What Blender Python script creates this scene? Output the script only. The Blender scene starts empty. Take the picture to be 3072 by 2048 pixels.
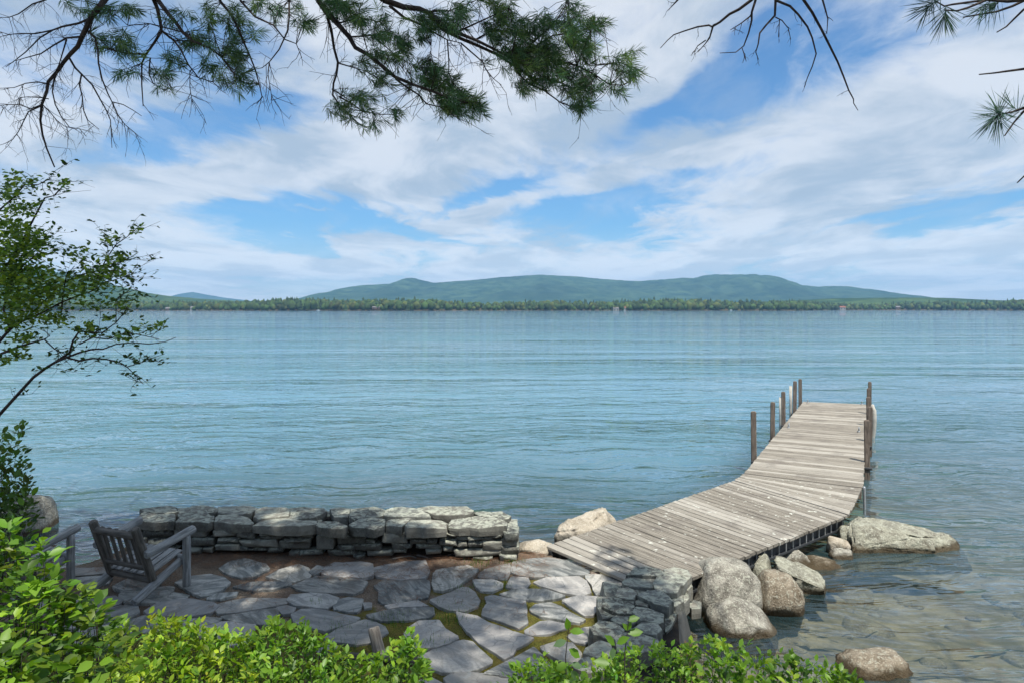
import bpy, bmesh, math, random
import numpy as np
from mathutils import Vector, Matrix, noise as mnoise
R = math.radians
random.seed(7); rng = np.random.default_rng(7)
scene = bpy.context.scene
col = scene.collection

# ------------------------------------------------------------------ camera
CAMZ, F, CX, HY = 3.25, 2048.0, 1536.0, 927.5          # photograph is 3072 x 2048, 24 mm lens
cam_d = bpy.data.cameras.new('camera'); cam = bpy.data.objects.new('camera', cam_d); col.objects.link(cam)
cam_d.sensor_width = 36; cam_d.lens = 24; cam_d.clip_start = 0.05; cam_d.clip_end = 60000
cam.location = (0, 0, CAMZ); cam.rotation_euler = (R(90), 0, 0)
cam_d.shift_y = -(1024 - HY) / 3072
scene.camera = cam
scene.view_settings.view_transform = 'Standard'; scene.view_settings.look = 'None'
scene.view_settings.exposure = 0.5; scene.view_settings.gamma = 1
scene.cycles.use_denoising = True
scene.cycles.max_bounces = 6; scene.cycles.diffuse_bounces = 3; scene.cycles.glossy_bounces = 3; scene.cycles.transmission_bounces = 3; scene.cycles.transparent_max_bounces = 12
scene.cycles.volume_bounces = 0; scene.cycles.caustics_reflective = False; scene.cycles.caustics_refractive = False

# ------------------------------------------------------------------ node helper
class NT:
    def __init__(s, tree): s.t = tree; s.n = tree.nodes; s.l = tree.links
    def node(s, typ, ins=None, **props):
        n = s.n.new(typ)
        for k, v in props.items(): setattr(n, k, v)
        for k, v in (ins or {}).items(): s.put(n.inputs[k], v)
        return n
    def put(s, sock, v):
        if isinstance(v, bpy.types.NodeSocket): s.l.new(v, sock)
        elif isinstance(v, bpy.types.Node): s.l.new(v.outputs[0], sock)
        else:
            if isinstance(v, (tuple, list)) and len(v) == 3 and sock.type == 'RGBA': v = (*v, 1)
            sock.default_value = v
    def math(s, op, a, b=0.0, c=None, clamp=False):
        n = s.n.new('ShaderNodeMath'); n.operation = op; n.use_clamp = clamp
        s.put(n.inputs[0], a); s.put(n.inputs[1], b)
        if c is not None: s.put(n.inputs[2], c)
        return n.outputs[0]
    def vmath(s, op, a, b=(0, 0, 0)):
        n = s.n.new('ShaderNodeVectorMath'); n.operation = op
        s.put(n.inputs[0], a); s.put(n.inputs[1], b); return n.outputs[0]
    def mix(s, f, a, b, typ='MIX'):
        n = s.n.new('ShaderNodeMix'); n.data_type = 'RGBA'; n.blend_type = typ
        s.put(n.inputs[0], f); s.put(n.inputs[6], a); s.put(n.inputs[7], b); return n.outputs[2]
    def noise(s, vec, scale, detail=4, rough=0.55, dist=0.0, out=0):
        n = s.node('ShaderNodeTexNoise', {'Scale': scale, 'Detail': detail, 'Roughness': rough, 'Distortion': dist})
        if vec is not None: s.put(n.inputs['Vector'], vec)
        return n.outputs[out]
    def ramp(s, f, lo, hi, a=0.0, b=1.0, smooth=True):
        n = s.node('ShaderNodeMapRange', {'From Min': lo, 'From Max': hi, 'To Min': a, 'To Max': b})
        n.interpolation_type = 'SMOOTHSTEP' if smooth else 'LINEAR'
        s.put(n.inputs[0], f); return n.outputs[0]
    def mapping(s, vec, scale=(1, 1, 1), rot=(0, 0, 0), loc=(0, 0, 0)):
        n = s.node('ShaderNodeMapping', {'Scale': scale, 'Rotation': rot, 'Location': loc}); s.put(n.inputs['Vector'], vec); return n.outputs[0]

# ------------------------------------------------------------------ sky and sun
SUN = Vector((0.15, -0.345, 0.927)).normalized()
SKY_STRENGTH = 0.12
world = bpy.data.worlds.new('World'); scene.world = world; world.use_nodes = True
def build_sky():
    t = NT(world.node_tree); t.n.clear()
    sky = t.node('ShaderNodeTexSky', sky_type='NISHITA', sun_disc=False)
    sky.sun_elevation = math.asin(SUN.z); sky.sun_rotation = math.atan2(SUN.x, SUN.y) % (2 * math.pi)
    sky.altitude = 200; sky.air_density = 1.0; sky.dust_density = 0.6; sky.ozone_density = 2.2
    d = t.node('ShaderNodeTexCoord').outputs['Generated']
    sp = t.node('ShaderNodeSeparateXYZ', {0: d})
    x, y, z = sp.outputs
    zc = t.math('MAXIMUM', z, 0.0)
    den = t.math('ADD', zc, 0.10)
    p = t.node('ShaderNodeCombineXYZ', {0: t.math('DIVIDE', x, den), 1: t.math('DIVIDE', y, den), 2: 0.0}).outputs[0]
    warp = t.noise(p, 0.55, 3, 0.5, out=1)
    warp = t.vmath('MULTIPLY', t.vmath('SUBTRACT', warp, (0.5, 0.5, 0.5)), (0.9, 0.9, 0.0))
    pw = t.vmath('ADD', p, warp)
    # streaks run from the right overhead towards the left horizon
    ps = t.mapping(pw, scale=(1.0, 0.42, 1.0), rot=(0, 0, R(-40)), loc=(3.1, 1.7, 0))
    ns = t.noise(ps, 0.62, 8, 0.56, 0.25)
    nf = t.noise(t.mapping(pw, scale=(1, 0.55, 1), rot=(0, 0, R(-40)), loc=(9, 4, 2)), 2.6, 7, 0.6, 0.4)
    dens = t.math('ADD', t.math('MULTIPLY', ns, 0.68), t.math('MULTIPLY', nf, 0.32))
    n7 = t.noise(t.mapping(pw, scale=(1, .6, 1), rot=(0, 0, R(-40)), loc=(1, 8, 3)), 8.5, 5, .6, .3)
    dens = t.math('ADD', dens, t.math('MULTIPLY', t.math('SUBTRACT', n7, .5), .20))
    # openings in the cloud sheet and thick banks, by direction (tangents to the lake axis)
    yc = t.math('MAXIMUM', y, 0.05)
    wv = t.math('MULTIPLY', t.math('SUBTRACT', nf, 0.5), 0.20)
    wv2 = t.math('MULTIPLY', t.math('SUBTRACT', ns, 0.5), 0.30)
    u = t.math('ADD', t.math('DIVIDE', x, yc), wv); w = t.math('ADD', t.math('DIVIDE', z, yc), wv2)
    holes = [(2200, 215, 210, 75, -40, .30), (1990, 330, 160, 45, -25, .16), (1010, 690, 240, 42, 4, .30), (1760, 690, 190, 45, 8, .28),
             (560, 380, 330, 70, -8, .22), (2840, 620, 380, 34, -6, .26), (1420, 590, 230, 26, -14, .22), (1500, 20, 200, 80, 0, .14),
             (620, 90, 420, 110, 0, .17), (1270, 300, 120, 40, 10, .06), (2560, 170, 260, 60, -30, .12), (620, 640, 170, 28, 6, .12), (2250, 520, 260, 30, -20, .12),
             (1150, 420, 300, 90, -6, -.15), (2080, 500, 250, 70, -15, -.14), (500, 560, 330, 60, -5, -.15), (2600, 450, 420, 90, -20, -.12),
             (1560, 640, 160, 28, 0, -.16), (1330, 640, 110, 20, 0, -.16), (925, 672, 75, 12, 0, -.22), (1000, 790, 330, 50, -4, -.12), (2300, 760, 500, 70, -4, -.10), (2800, 330, 260, 80, -30, -.10), (200, 700, 300, 60, 0, -.10)]
    for (px, py, rx, ry, ang, amp) in holes:
        u0, w0 = (px - CX) / F, (HY - py) / F
        ca, sa = math.cos(R(-ang)), math.sin(R(-ang))
        du, dw = t.math('SUBTRACT', u, u0), t.math('SUBTRACT', w, w0)
        a = t.math('ADD', t.math('MULTIPLY', du, ca * F / rx), t.math('MULTIPLY', dw, sa * F / rx))
        b = t.math('ADD', t.math('MULTIPLY', du, -sa * F / ry), t.math('MULTIPLY', dw, ca * F / ry))
        e = t.math('EXPONENT', t.math('MULTIPLY', t.math('ADD', t.math('MULTIPLY', a, a), t.math('MULTIPLY', b, b)), -0.7))
        dens = t.math('SUBTRACT', dens, t.math('MULTIPLY', e, amp * (.88 if amp > 0 else 1)))
    thin = t.math('MULTIPLY', t.ramp(t.noise(t.mapping(pw, scale=(1, .3, 1), rot=(0, 0, R(-40)), loc=(2, 5, 1)), 3.2, 7, .62, .5), .42, .68), .24)
    cover = t.math('MAXIMUM', t.ramp(dens, 0.325, 0.555), thin)
    cover = t.math('MAXIMUM', cover, t.ramp(z, 0.13, 0.0, 0.0, 0.80))
    nshade = t.noise(t.mapping(pw, scale=(1, 0.7, 1), rot=(0, 0, R(-40)), loc=(5, 2, 7)), 1.5, 6, 0.6, 0.3)
    tint = t.mix(t.ramp(nshade, 0.38, 0.62), (2.9, 3.45, 4.05), (5.0, 5.2, 5.45))
    tint = t.mix(t.ramp(z, .16, .0), tint, t.mix(t.ramp(nshade, .4, .6), (5.4, 5.7, 6.0), (7.2, 7.25, 7.3)))
    blue = t.mix(1.0, sky.outputs[0], (0.44, 0.70, 0.88), 'MULTIPLY')
    c = t.mix(t.math('MULTIPLY', cover, 0.88), blue, tint)
    bg = t.node('ShaderNodeBackground', {'Color': c, 'Strength': SKY_STRENGTH})
    t.l.new(bg.outputs[0], t.node('ShaderNodeOutputWorld').inputs[0])
build_sky()
sun_d = bpy.data.lights.new('sun', 'SUN'); sun_d.energy = 5.0; sun_d.angle = R(0.55); sun_d.color = (1.0, 0.95, 0.86)
sun = bpy.data.objects.new('sun', sun_d); col.objects.link(sun)
sun.rotation_euler = (-SUN).to_track_quat('-Z', 'Y').to_euler(); sun.location = (5, -12, 30)

# ------------------------------------------------------------------ pixel -> place helpers
def G(px, py, z=0.0):                  # where the sight line through a pixel meets the level z
    d = (CAMZ - z) * F / (py - HY); return Vector(((px - CX) * d / F, d, z))
def W(px, py, d):                      # the point on the sight line at distance d along the lake axis
    return Vector(((px - CX) * d / F, d, CAMZ - (py - HY) * d / F))
ZA = (200, 1680, 700 / 2352); ZB = (800, 1650, 500 / 2352); ZC = (1250, 1650, 600 / 2352)
ZD = (400, 1490, 580 / 2352); ZE = (960, 1490, 600 / 2352); ZF = (1700, 1680, 450 / 1917)
T1 = (0, 0, 1000 / 2352); T2 = (900, 0, 1050 / 2352); T3 = (1950, 0, 1122 / 2352); S1 = (0, 480, 560 / 1126)
def zp(zone, pts): return [(zone[0] + a * zone[2], zone[1] + b * zone[2]) for a, b in pts]

# ------------------------------------------------------------------ object helpers
def tag(o, label=None, cat=None, group=None, kind=None):
    if label: o['label'] = label
    if cat: o['category'] = cat
    if group: o['group'] = group
    if kind: o['kind'] = kind
    return o
def link(name, me, mat=None, parent=None, mw=None):
    o = bpy.data.objects.new(name, me); col.objects.link(o)
    if mat and me and not me.materials: me.materials.append(mat)
    if mw is not None: o.matrix_world = mw
    if parent: 
        o.parent = parent; o.matrix_parent_inverse = parent.matrix_world.inverted()
    return o
def empty(name, loc=(0, 0, 0)):
    o = bpy.data.objects.new(name, None); o.empty_display_size = 0.2; col.objects.link(o)
    o.matrix_world = Matrix.Translation(loc); return o
def mesh_from(verts, faces, smooth=False, name='mesh'):
    me = bpy.data.meshes.new(name); me.from_pydata([tuple(v) for v in verts], [], faces); me.update()
    if smooth: me.polygons.foreach_set('use_smooth', [True] * len(me.polygons))
    return me
def np_mesh(name, V, Fq, colors=None, smooth=False):
    """V (n,3), Fq (m,k) index array; colors (m,3) per face"""
    V = np.asarray(V, dtype=np.float32); Fq = np.asarray(Fq, dtype=np.int32); k = Fq.shape[1]
    me = bpy.data.meshes.new(name); me.vertices.add(len(V)); me.vertices.foreach_set('co', V.ravel())
    me.loops.add(Fq.size); me.loops.foreach_set('vertex_index', Fq.ravel())
    me.polygons.add(len(Fq)); me.polygons.foreach_set('loop_start', np.arange(0, Fq.size, k, dtype=np.int32))
    me.update(calc_edges=True); me.validate()
    if colors is not None:
        a = me.color_attributes.new('tint', 'FLOAT_COLOR', 'CORNER')
        c = np.ones((len(Fq), k, 4), dtype=np.float32); c[:, :, :3] = np.asarray(colors)[:, None, :]
        a.data.foreach_set('color', c.ravel())
    if smooth: me.polygons.foreach_set('use_smooth', np.ones(len(Fq), dtype=bool))
    return me
def recalc(me):
    bm = bmesh.new(); bm.from_mesh(me); bmesh.ops.recalc_face_normals(bm, faces=bm.faces); bm.to_mesh(me); bm.free(); return me

# ------------------------------------------------------------------ materials
def material(name, fn):
    m = bpy.data.materials.new(name); m.use_nodes = True; t = NT(m.node_tree); t.n.clear()
    out = t.node('ShaderNodeOutputMaterial'); s = fn(t, out)
    if s is not None: t.l.new(s.outputs[0] if isinstance(s, bpy.types.Node) else s, out.inputs['Surface'])
    return m
def pbsdf(t, color, rough=0.8, height=None, dist=0.01, strength=1.0, spec=0.3):
    b = t.node('ShaderNodeBsdfPrincipled', {'Base Color': color, 'Roughness': rough, 'Specular IOR Level': spec})
    if height is not None:
        t.put(b.inputs['Normal'], t.node('ShaderNodeBump', {'Height': height, 'Distance': dist, 'Strength': strength}).outputs[0])
    return b
def geo(t): return t.node('ShaderNodeNewGeometry')
def m_flag(t, o):
    g = geo(t); P = g.outputs['Position']; rnd = t.node('ShaderNodeObjectInfo').outputs['Random']
    off = t.vmath('MULTIPLY', t.node('ShaderNodeCombineXYZ', {0: rnd, 1: rnd, 2: rnd}).outputs[0], (37, 91, 13))
    P2 = t.vmath('ADD', P, off)
    rot = t.node('ShaderNodeVectorRotate', {'Vector': P2, 'Angle': t.math('MULTIPLY', rnd, 6.0)}, rotation_type='Z_AXIS').outputs[0]
    n1 = t.noise(t.mapping(rot, (1, 3.2, 1)), 3.2, 7, 0.62, 0.8); n2 = t.noise(P2, 40, 4, 0.6); n3 = t.noise(P2, 1.3, 3)
    c = t.mix(t.ramp(n1, .38, .62), (.10, .110, .105), (.35, .352, .328))
    c = t.mix(t.ramp(rnd, .35, 1), c, t.mix(.55, c, (.38, .32, .275)))
    r2 = t.math('FRACT', t.math('MULTIPLY', rnd, 17.31)); r3 = t.math('FRACT', t.math('MULTIPLY', rnd, 41.7))
    c = t.mix(t.ramp(r3, .45, 1, 0, .6), c, t.mix(.5, c, (.40, .35, .28)))
    c = t.mix(1.0, c, t.node('ShaderNodeCombineColor', {0: t.ramp(r2, 0, 1, .78, 1.38), 1: t.ramp(r2, 0, 1, .78, 1.36), 2: t.ramp(r2, 0, 1, .78, 1.33)}).outputs[0], 'MULTIPLY')
    crack = t.node('ShaderNodeTexVoronoi', {'Vector': t.vmath('ADD', P2, t.vmath('MULTIPLY', t.noise(P2, 3, 3, .5, out=1), (.35, .35, .35))), 'Scale': 1.7}, feature='DISTANCE_TO_EDGE').outputs[0]
    c = t.mix(t.ramp(crack, .010, .002, 0, .55), c, (.05, .045, .04))
    c = t.mix(t.math('MULTIPLY', t.ramp(n3, .54, .70), .40), c, (.15, .115, .085))
    c = t.mix(t.ramp(t.noise(P2, 9, 3), .62, .72, 0, .5), c, (.30, .33, .32))
    c = t.mix(t.math('MULTIPLY', t.ramp(n2, .35, .65), .35), c, (.10, .11, .115))
    c = t.mix(t.ramp(rnd, 0, 1, 0, .35), c, (.30, .32, .33))
    vor = t.node('ShaderNodeTexVoronoi', {'Vector': P2, 'Scale': 34.0}).outputs[0]
    c = t.mix(t.ramp(vor, .10, .06), c, (.05, .045, .04))
    h = t.math('ADD', t.math('MULTIPLY', n1, .9), t.math('MULTIPLY', n2, .12))
    return pbsdf(t, c, .72, h, .008, 0.9)
def m_wall(t, o):
    g = geo(t); P = g.outputs['Position']; rnd = t.node('ShaderNodeObjectInfo').outputs['Random']
    n1 = t.noise(P, 7, 7, .65, .4); n2 = t.noise(P, 55, 4, .6); n3 = t.noise(P, 16, 6, .68, .6)
    c = t.mix(t.ramp(n1, .3, .7), (.045, .048, .045), (.165, .168, .15))
    c = t.mix(t.math('MULTIPLY', rnd, .40), c, (.21, .185, .145)); r2 = t.math('FRACT', t.math('MULTIPLY', rnd, 17.31)); c = t.mix(1.0, c, t.node('ShaderNodeCombineColor', {0: t.ramp(r2, 0, 1, .6, 1.4), 1: t.ramp(r2, 0, 1, .6, 1.4), 2: t.ramp(r2, 0, 1, .6, 1.4)}).outputs[0], 'MULTIPLY')
    nz = t.node('ShaderNodeSeparateXYZ', {0: g.outputs['Normal']}).outputs[2]
    lich = t.math('MULTIPLY', t.ramp(n3, .42, .58), t.ramp(nz, .2, .85, .10, .80))
    c = t.mix(lich, c, t.mix(t.noise(P, 4), (.22, .26, .22), (.50, .50, .40)))
    c = t.mix(t.math('MULTIPLY', t.ramp(n2, .58, .7), .5), c, (.34, .35, .32))
    h = t.math('ADD', t.math('MULTIPLY', n1, .35), t.math('MULTIPLY', n3, .45)); h = t.math('ADD', h, t.math('MULTIPLY', n2, .14))
    return pbsdf(t, c, .88, h, .018, 1.0)
def granite(base, dark, pale, scale=1.0, lichen=.3, stain=.9):
    def fn(t, o):
        g = geo(t); P = g.outputs['Position']
        n1 = t.noise(P, 5 * scale, 7, .65, .3); n2 = t.noise(P, 60, 3, .7); n3 = t.noise(P, 17 * scale, 6, .65, .5)
        c = t.mix(t.ramp(n1, .32, .68), dark, base)
        c = t.mix(t.ramp(n2, .56, .66, 0, .7), c, pale)
        c = t.mix(t.ramp(n2, .42, .34, 0, .65), c, tuple(v * .35 for v in dark))
        c = t.mix(t.ramp(n3, .54, .62, 0, lichen), c, (.44, .45, .37))
        z = t.node('ShaderNodeSeparateXYZ', {0: P}).outputs[2]
        zz = t.math('ADD', z, t.math('MULTIPLY', t.math('SUBTRACT', n1, .5), .12))
        c = t.mix(t.ramp(zz, .11, .04, 0, stain), c, (.045, .03, .012))     # algae stain at the waterline
        h = t.math('ADD', n1, t.math('MULTIPLY', n3, .45)); h = t.math('ADD', h, t.math('MULTIPLY', n2, .10))
        return pbsdf(t, c, .85, h, .05, 1.0)
    return fn
def m_deck(lich):
    def fn(t, o):
        tc = t.node('ShaderNodeTexCoord').outputs['Object']; P = geo(t).outputs['Position']
        rnd = t.node('ShaderNodeObjectInfo').outputs['Random']
        off = t.node('ShaderNodeCombineXYZ', {0: t.math('MULTIPLY', rnd, 50), 1: t.math('MULTIPLY', rnd, 31), 2: 0}).outputs[0]
        q = t.vmath('ADD', tc, off)
        grain = t.noise(t.mapping(q, (1.8, 13, 6)), 1.6, 6, .65, .7); fine = t.noise(t.mapping(q, (5, 60, 6)), 1.5, 3, .6)
        blot = t.noise(P, 2.2, 5, .6)
        c = t.mix(t.ramp(grain, .36, .64), (.085, .075, .059), (.335, .305, .255))
        c = t.mix(t.ramp(rnd, .3, 1., 0, .75), c, (.41, .385, .335))
        c = t.mix(t.ramp(blot, .50, .68, 0, .55), c, (.13, .115, .10))
        c = t.mix(t.ramp(fine, .60, .72, 0, .6), c, (.08, .068, .055))
        if lich:
            l = t.noise(t.mapping(P, (1, 1, 1)), 12, 4, .6, .3)
            c = t.mix(t.ramp(l, .635, .665, 0, .9), c, (.56, .57, .50))
        h = t.math('ADD', grain, t.math('MULTIPLY', fine, .5))
        return pbsdf(t, c, .85, h, .010, .8)
    return fn
def m_log(c1, c2):
    def fn(t, o):
        tc = t.node('ShaderNodeTexCoord').outputs['Object']
        rnd = t.node('ShaderNodeObjectInfo').outputs['Random']
        off = t.node('ShaderNodeCombineXYZ', {0: t.math('MULTIPLY', rnd, 9), 1: 0, 2: t.math('MULTIPLY', rnd, 31)}).outputs[0]
        q = t.vmath('ADD', tc, off)
        n = t.noise(t.mapping(q, (1, 1, .09)), 42, 5, .65, .4); n2 = t.noise(q, 6, 4)
        c = t.mix(t.ramp(n, .3, .7), c1, c2); c = t.mix(t.ramp(n2, .5, .7, 0, .35), c, tuple(v * .5 for v in c1))
        return pbsdf(t, c, .8, n, .012, .9)
    return fn
def m_bark(t, o):
    P = geo(t).outputs['Position']; n = t.noise(t.mapping(P, (1, 1, .4)), 22, 5, .65)
    c = t.mix(t.ramp(n, .3, .7), (.022, .018, .018), (.085, .068, .06)); return pbsdf(t, c, .9, n, .02)
def leafmat(trans, rough=.45, gain=1.0):
    def fn(t, o):
        c = t.node('ShaderNodeAttribute', attribute_name='tint').outputs['Color']
        rnd = t.node('ShaderNodeObjectInfo').outputs['Random']
        c = t.mix(1.0, c, (gain, gain, gain), 'MULTIPLY')
        b = t.node('ShaderNodeBsdfPrincipled', {'Base Color': c, 'Roughness': rough, 'Specular IOR Level': .4})
        tr = t.node('ShaderNodeBsdfTranslucent', {'Color': t.mix(1.0, c, (1.5, 1.45, .7), 'MULTIPLY')})
        return t.node('ShaderNodeMixShader', {0: trans, 1: b, 2: tr})
    return fn
def m_soil(t, o):
    P = geo(t).outputs['Position']; sp = t.node('ShaderNodeSeparateXYZ', {0: P})
    n1 = t.noise(P, 6, 6, .6, .3); n2 = t.noise(P, 90, 3, .7); n3 = t.noise(P, 1.6, 4, .6)
    soil = t.mix(t.ramp(n2, .35, .65), (.08, .062, .046), (.24, .195, .15))
    litter = t.mix(t.ramp(t.noise(t.mapping(P, (1, 3, 1), (0, 0, .6)), 60, 3, .7), .4, .62), (.085, .060, .045), (.22, .165, .125))
    moss = t.mix(t.ramp(t.noise(P, 70, 3, .7), .3, .7), (.045, .052, .010), (.18, .17, .035))
    moss = t.mix(t.ramp(n1, .35, .65), moss, t.mix(.5, moss, (.11, .075, .03)))
    back = t.math('SUBTRACT', t.math('MULTIPLY', t.math('SUBTRACT', sp.outputs[1], 6.9), .28), t.math('MULTIPLY', sp.outputs[0], .09))
    mf = t.math('SUBTRACT', t.math('ADD', t.math('MULTIPLY', n3, .8), t.math('MULTIPLY', n1, .5)), back)
    c = t.mix(t.ramp(n3, .42, .6), soil, litter); c = t.mix(t.ramp(mf, .50, .64), c, moss)
    h = t.math('ADD', t.math('MULTIPLY', n2, .5), n1)
    return pbsdf(t, c, .95, h, .02, 1.0, .1)
def m_ground(t, o):
    P = geo(t).outputs['Position']; z = t.node('ShaderNodeSeparateXYZ', {0: P}).outputs[2]
    n1 = t.noise(P, 3, 6, .6); n2 = t.noise(P, 40, 4, .7); v = t.node('ShaderNodeTexVoronoi', {'Vector': P, 'Scale': 3.2}).outputs[0]
    v2 = t.node('ShaderNodeTexVoronoi', {'Vector': P, 'Scale': 6.5}).outputs['Color']
    land = t.mix(t.ramp(n2, .3, .7), (.045, .03, .018), (.12, .085, .05)); land = t.mix(t.ramp(n1, .5, .65), land, (.05, .07, .02))
    g1 = t.node('ShaderNodeSeparateColor', {0: v2}).outputs[0]
    bed = t.mix(t.ramp(n1, .3, .7), (.10, .082, .045), (.27, .225, .135)); bed = t.mix(t.ramp(g1, .75, .95, 0, .35), bed, (.30, .26, .18))
    bed = t.mix(t.ramp(t.noise(P, 1.1, 5, .65, .8), .45, .62, 0, .7), bed, (.085, .07, .04)); bed = t.mix(t.ramp(n2, .4, .7, 0, .4), bed, (.09, .08, .05))
    c = t.mix(t.ramp(z, .0, .10), bed, land)
    h = t.math('ADD', t.math('MULTIPLY', n1, .6), t.math('MULTIPLY', v, -.2))
    return pbsdf(t, c, .95, h, .08, 1.0, .1)
def m_water(t, o):
    P = geo(t).outputs['Position']; sp = t.node('ShaderNodeSeparateXYZ', {0: P})
    y = sp.outputs[1]
    q = t.vmath('MULTIPLY', P, (1, 1, 0))
    w = t.noise(q, .35, 2, .5, out=1); q = t.vmath('ADD', q, t.vmath('MULTIPLY', t.vmath('SUBTRACT', w, (.5, .5, .5)), (1.6, 1.6, 0)))
    a = t.noise(t.mapping(q, (.34, 1, 1), (0, 0, R(6))), 2.9, 3, .55, .35)
    b = t.noise(t.mapping(q, (.36, 1, 1), (0, 0, R(-14))), .85, 3, .5, .3)
    c = t.noise(t.mapping(q, (.18, 1, 1), (0, 0, R(-5))), .17, 3, .5, .2)
    calm = t.ramp(t.noise(t.mapping(q, (.22, 1, 1), (0, 0, R(-8))), .075, 4, .55, .6), .38, .62, .30, 1.30)
    h = t.math('ADD', t.math('MULTIPLY', a, .150), t.math('MULTIPLY', b, .25))
    h = t.math('MULTIPLY', h, calm)
    h = t.math('ADD', h, t.math('MULTIPLY', c, .75))
    e = t.noise(t.mapping(q, (.10, 1, 1), (0, 0, R(-4))), .045, 3, .5, .2); h = t.math('ADD', h, t.math('MULTIPLY', e, 1.8))
    h = t.math('MULTIPLY', h, t.ramp(y, 25, 400, 1.0, .28))
    nb = t.node('ShaderNodeBump', {'Height': h, 'Distance': 1.0, 'Strength': .85}).outputs[0]
    depth = t.node('ShaderNodeAttribute', attribute_name='depth').outputs['Fac']
    op = t.math('SUBTRACT', 1.0, t.math('EXPONENT', t.math('MULTIPLY', depth, -.58)))
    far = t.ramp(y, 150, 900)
    deep_sheen = t.mix(t.ramp(depth, .3, 1.9), (.050, .110, .125), (.092, .212, .280))  # diffuse blues lifted to stand in for missing sky reflection
    lane = t.ramp(t.noise(t.mapping(q, (.05, 1, 1), (0, 0, R(-2))), .012, 4, .6, .4), .42, .60)  # wind lanes: their duller sheen put into the colour as darker bands
    deep_sheen = t.mix(far, deep_sheen, (.055, .160, .235)); deep_sheen = t.mix(t.math('MULTIPLY', lane, t.ramp(y, 40, 200)), deep_sheen, (.022, .090, .155))
    tr = t.node('ShaderNodeBsdfTransparent', {'Color': (.93, .97, .95)})
    df = t.node('ShaderNodeBsdfDiffuse', {'Color': deep_sheen, 'Normal': nb})
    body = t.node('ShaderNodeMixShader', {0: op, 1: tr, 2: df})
    gl = t.node('ShaderNodeBsdfGlossy', {'Color': (.97, .98, 1.0), 'Roughness': .025, 'Normal': nb})
    fr = t.node('ShaderNodeFresnel', {'IOR': 1.52, 'Normal': nb}).outputs[0]
    return t.node('ShaderNodeMixShader', {0: fr, 1: body, 2: gl})
def m_hill(c1, c2):
    def fn(t, o):
        P = geo(t).outputs['Position']; n = t.noise(P, .010, 8, .74, .3); n2 = t.noise(P, .0016, 4)
        c = t.mix(t.ramp(n, .35, .65), c1, c2); c = t.mix(t.ramp(n2, .4, .65, 0, .5), c, tuple(v * .62 for v in c1))
        return pbsdf(t, c, 1.0, n, 14.0, .8, 0)
    return fn
def plain(c, rough=.7, metal=0.0, var=.25):
    def fn(t, o):
        n = t.noise(geo(t).outputs['Position'], 14, 5, .6)
        b = pbsdf(t, t.mix(t.ramp(n, .3, .7, 0, var), c, tuple(v * .45 for v in c)), rough, n, .004); t.put(b.inputs['Metallic'], metal); return b
    return fn
M = {k: material(k, f) for k, f in dict(
    flagstone=m_flag, wall_stone=m_wall, soil=m_soil, ground=m_ground, water=m_water, bark=m_bark,
    granite_pale=granite((.36, .34, .30), (.17, .15, .13), (.55, .53, .48), 1.0, .35),
    granite_grey=granite((.35, .335, .285), (.13, .12, .10), (.57, .55, .47), 1.2, .6),
    granite_brown=granite((.28, .24, .18), (.12, .095, .065), (.52, .48, .38), 1.3, .5),
    granite_cream=granite((.46, .41, .33), (.28, .24, .18), (.60, .56, .48), .8, .25),
    granite_lichen=granite((.33, .33, .26), (.15, .14, .11), (.50, .50, .41), 1.2, .7),
    bed_stone=granite((.27, .23, .15), (.12, .095, .055), (.36, .32, .23), .8, .3, .25),
    deck=m_deck(False), deck_lichen=m_deck(True),
    log_grey=m_log((.15, .155, .155), (.40, .405, .40)), log_dark=m_log((.06, .055, .048), (.17, .155, .135)), post_wood=m_log((.10, .080, .065), (.26, .21, .17)), stake=m_log((.14, .12, .10), (.40, .36, .31)),
    leaf=leafmat(.48, .42), leaf_far=leafmat(.35, .55), needle=leafmat(.30, .5), forest=leafmat(.10, .9),
    hill_hazed_green=m_hill((.014, .042, .030), (.062, .108, .062)), hill_near=m_hill((.016, .045, .018), (.085, .130, .040)),  # far ridge green tinted bluer: some distance haze put into the colour
    slate=plain((.085, .088, .085), .7, 0, .6), dark_steel=plain((.05, .055, .06), .6, .3), pale_steel=plain((.42, .44, .45), .4, .6), white_pad=plain((.46, .44, .39), .8), dark_earth=plain((.018, .015, .012), .95),
    house_white=plain((.38, .37, .34)), house_brown=plain((.16, .10, .07)), roof_grey=plain((.16, .15, .15)), roof_red=plain((.22, .09, .06)), pane=plain((.03, .035, .04), .2), stick=plain((.13, .115, .10), .9), boat_white=plain((.75, .75, .74), .3), sand=plain((.42, .36, .27), .9)).items()}

# ------------------------------------------------------------------ ground: patio shelf, bank, lake bed, far shore
LAND = np.array([(-5.75, 7.55), (-5.0, 7.95), (-4.75, 8.95), (-0.02, 8.78), (0.30, 8.30), (0.55, 8.18), (1.35, 7.15), (1.72, 6.85), (1.55, 5.9), (1.22, 4.95),
                 (1.75, 4.3), (2.5, 3.5), (3.4, 2.7), (6.0, 1.0), (30.0, -6.0), (30.0, -60.0), (-60.0, -60.0), (-60.0, 3.0), (-14.0, 5.2), (-9.0, 5.9), (-7.0, 6.9)])
def poly_sd(X, Y, P):
    d = np.full(X.shape, 1e18); inside = np.zeros(X.shape, bool); n = len(P)
    for i in range(n):
        ax, ay = P[i]; bx, by = P[(i + 1) % n]; ex, ey = bx - ax, by - ay
        tt = np.clip(((X - ax) * ex + (Y - ay) * ey) / (ex * ex + ey * ey), 0, 1)
        d = np.minimum(d, (X - ax - tt * ex) ** 2 + (Y - ay - tt * ey) ** 2)
        c = (ay > Y) != (by > Y); inside ^= c & (X < ex * (Y - ay) / (ey if ey else 1e-12) + ax)
    return np.where(inside, -1, 1) * np.sqrt(d)
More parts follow.
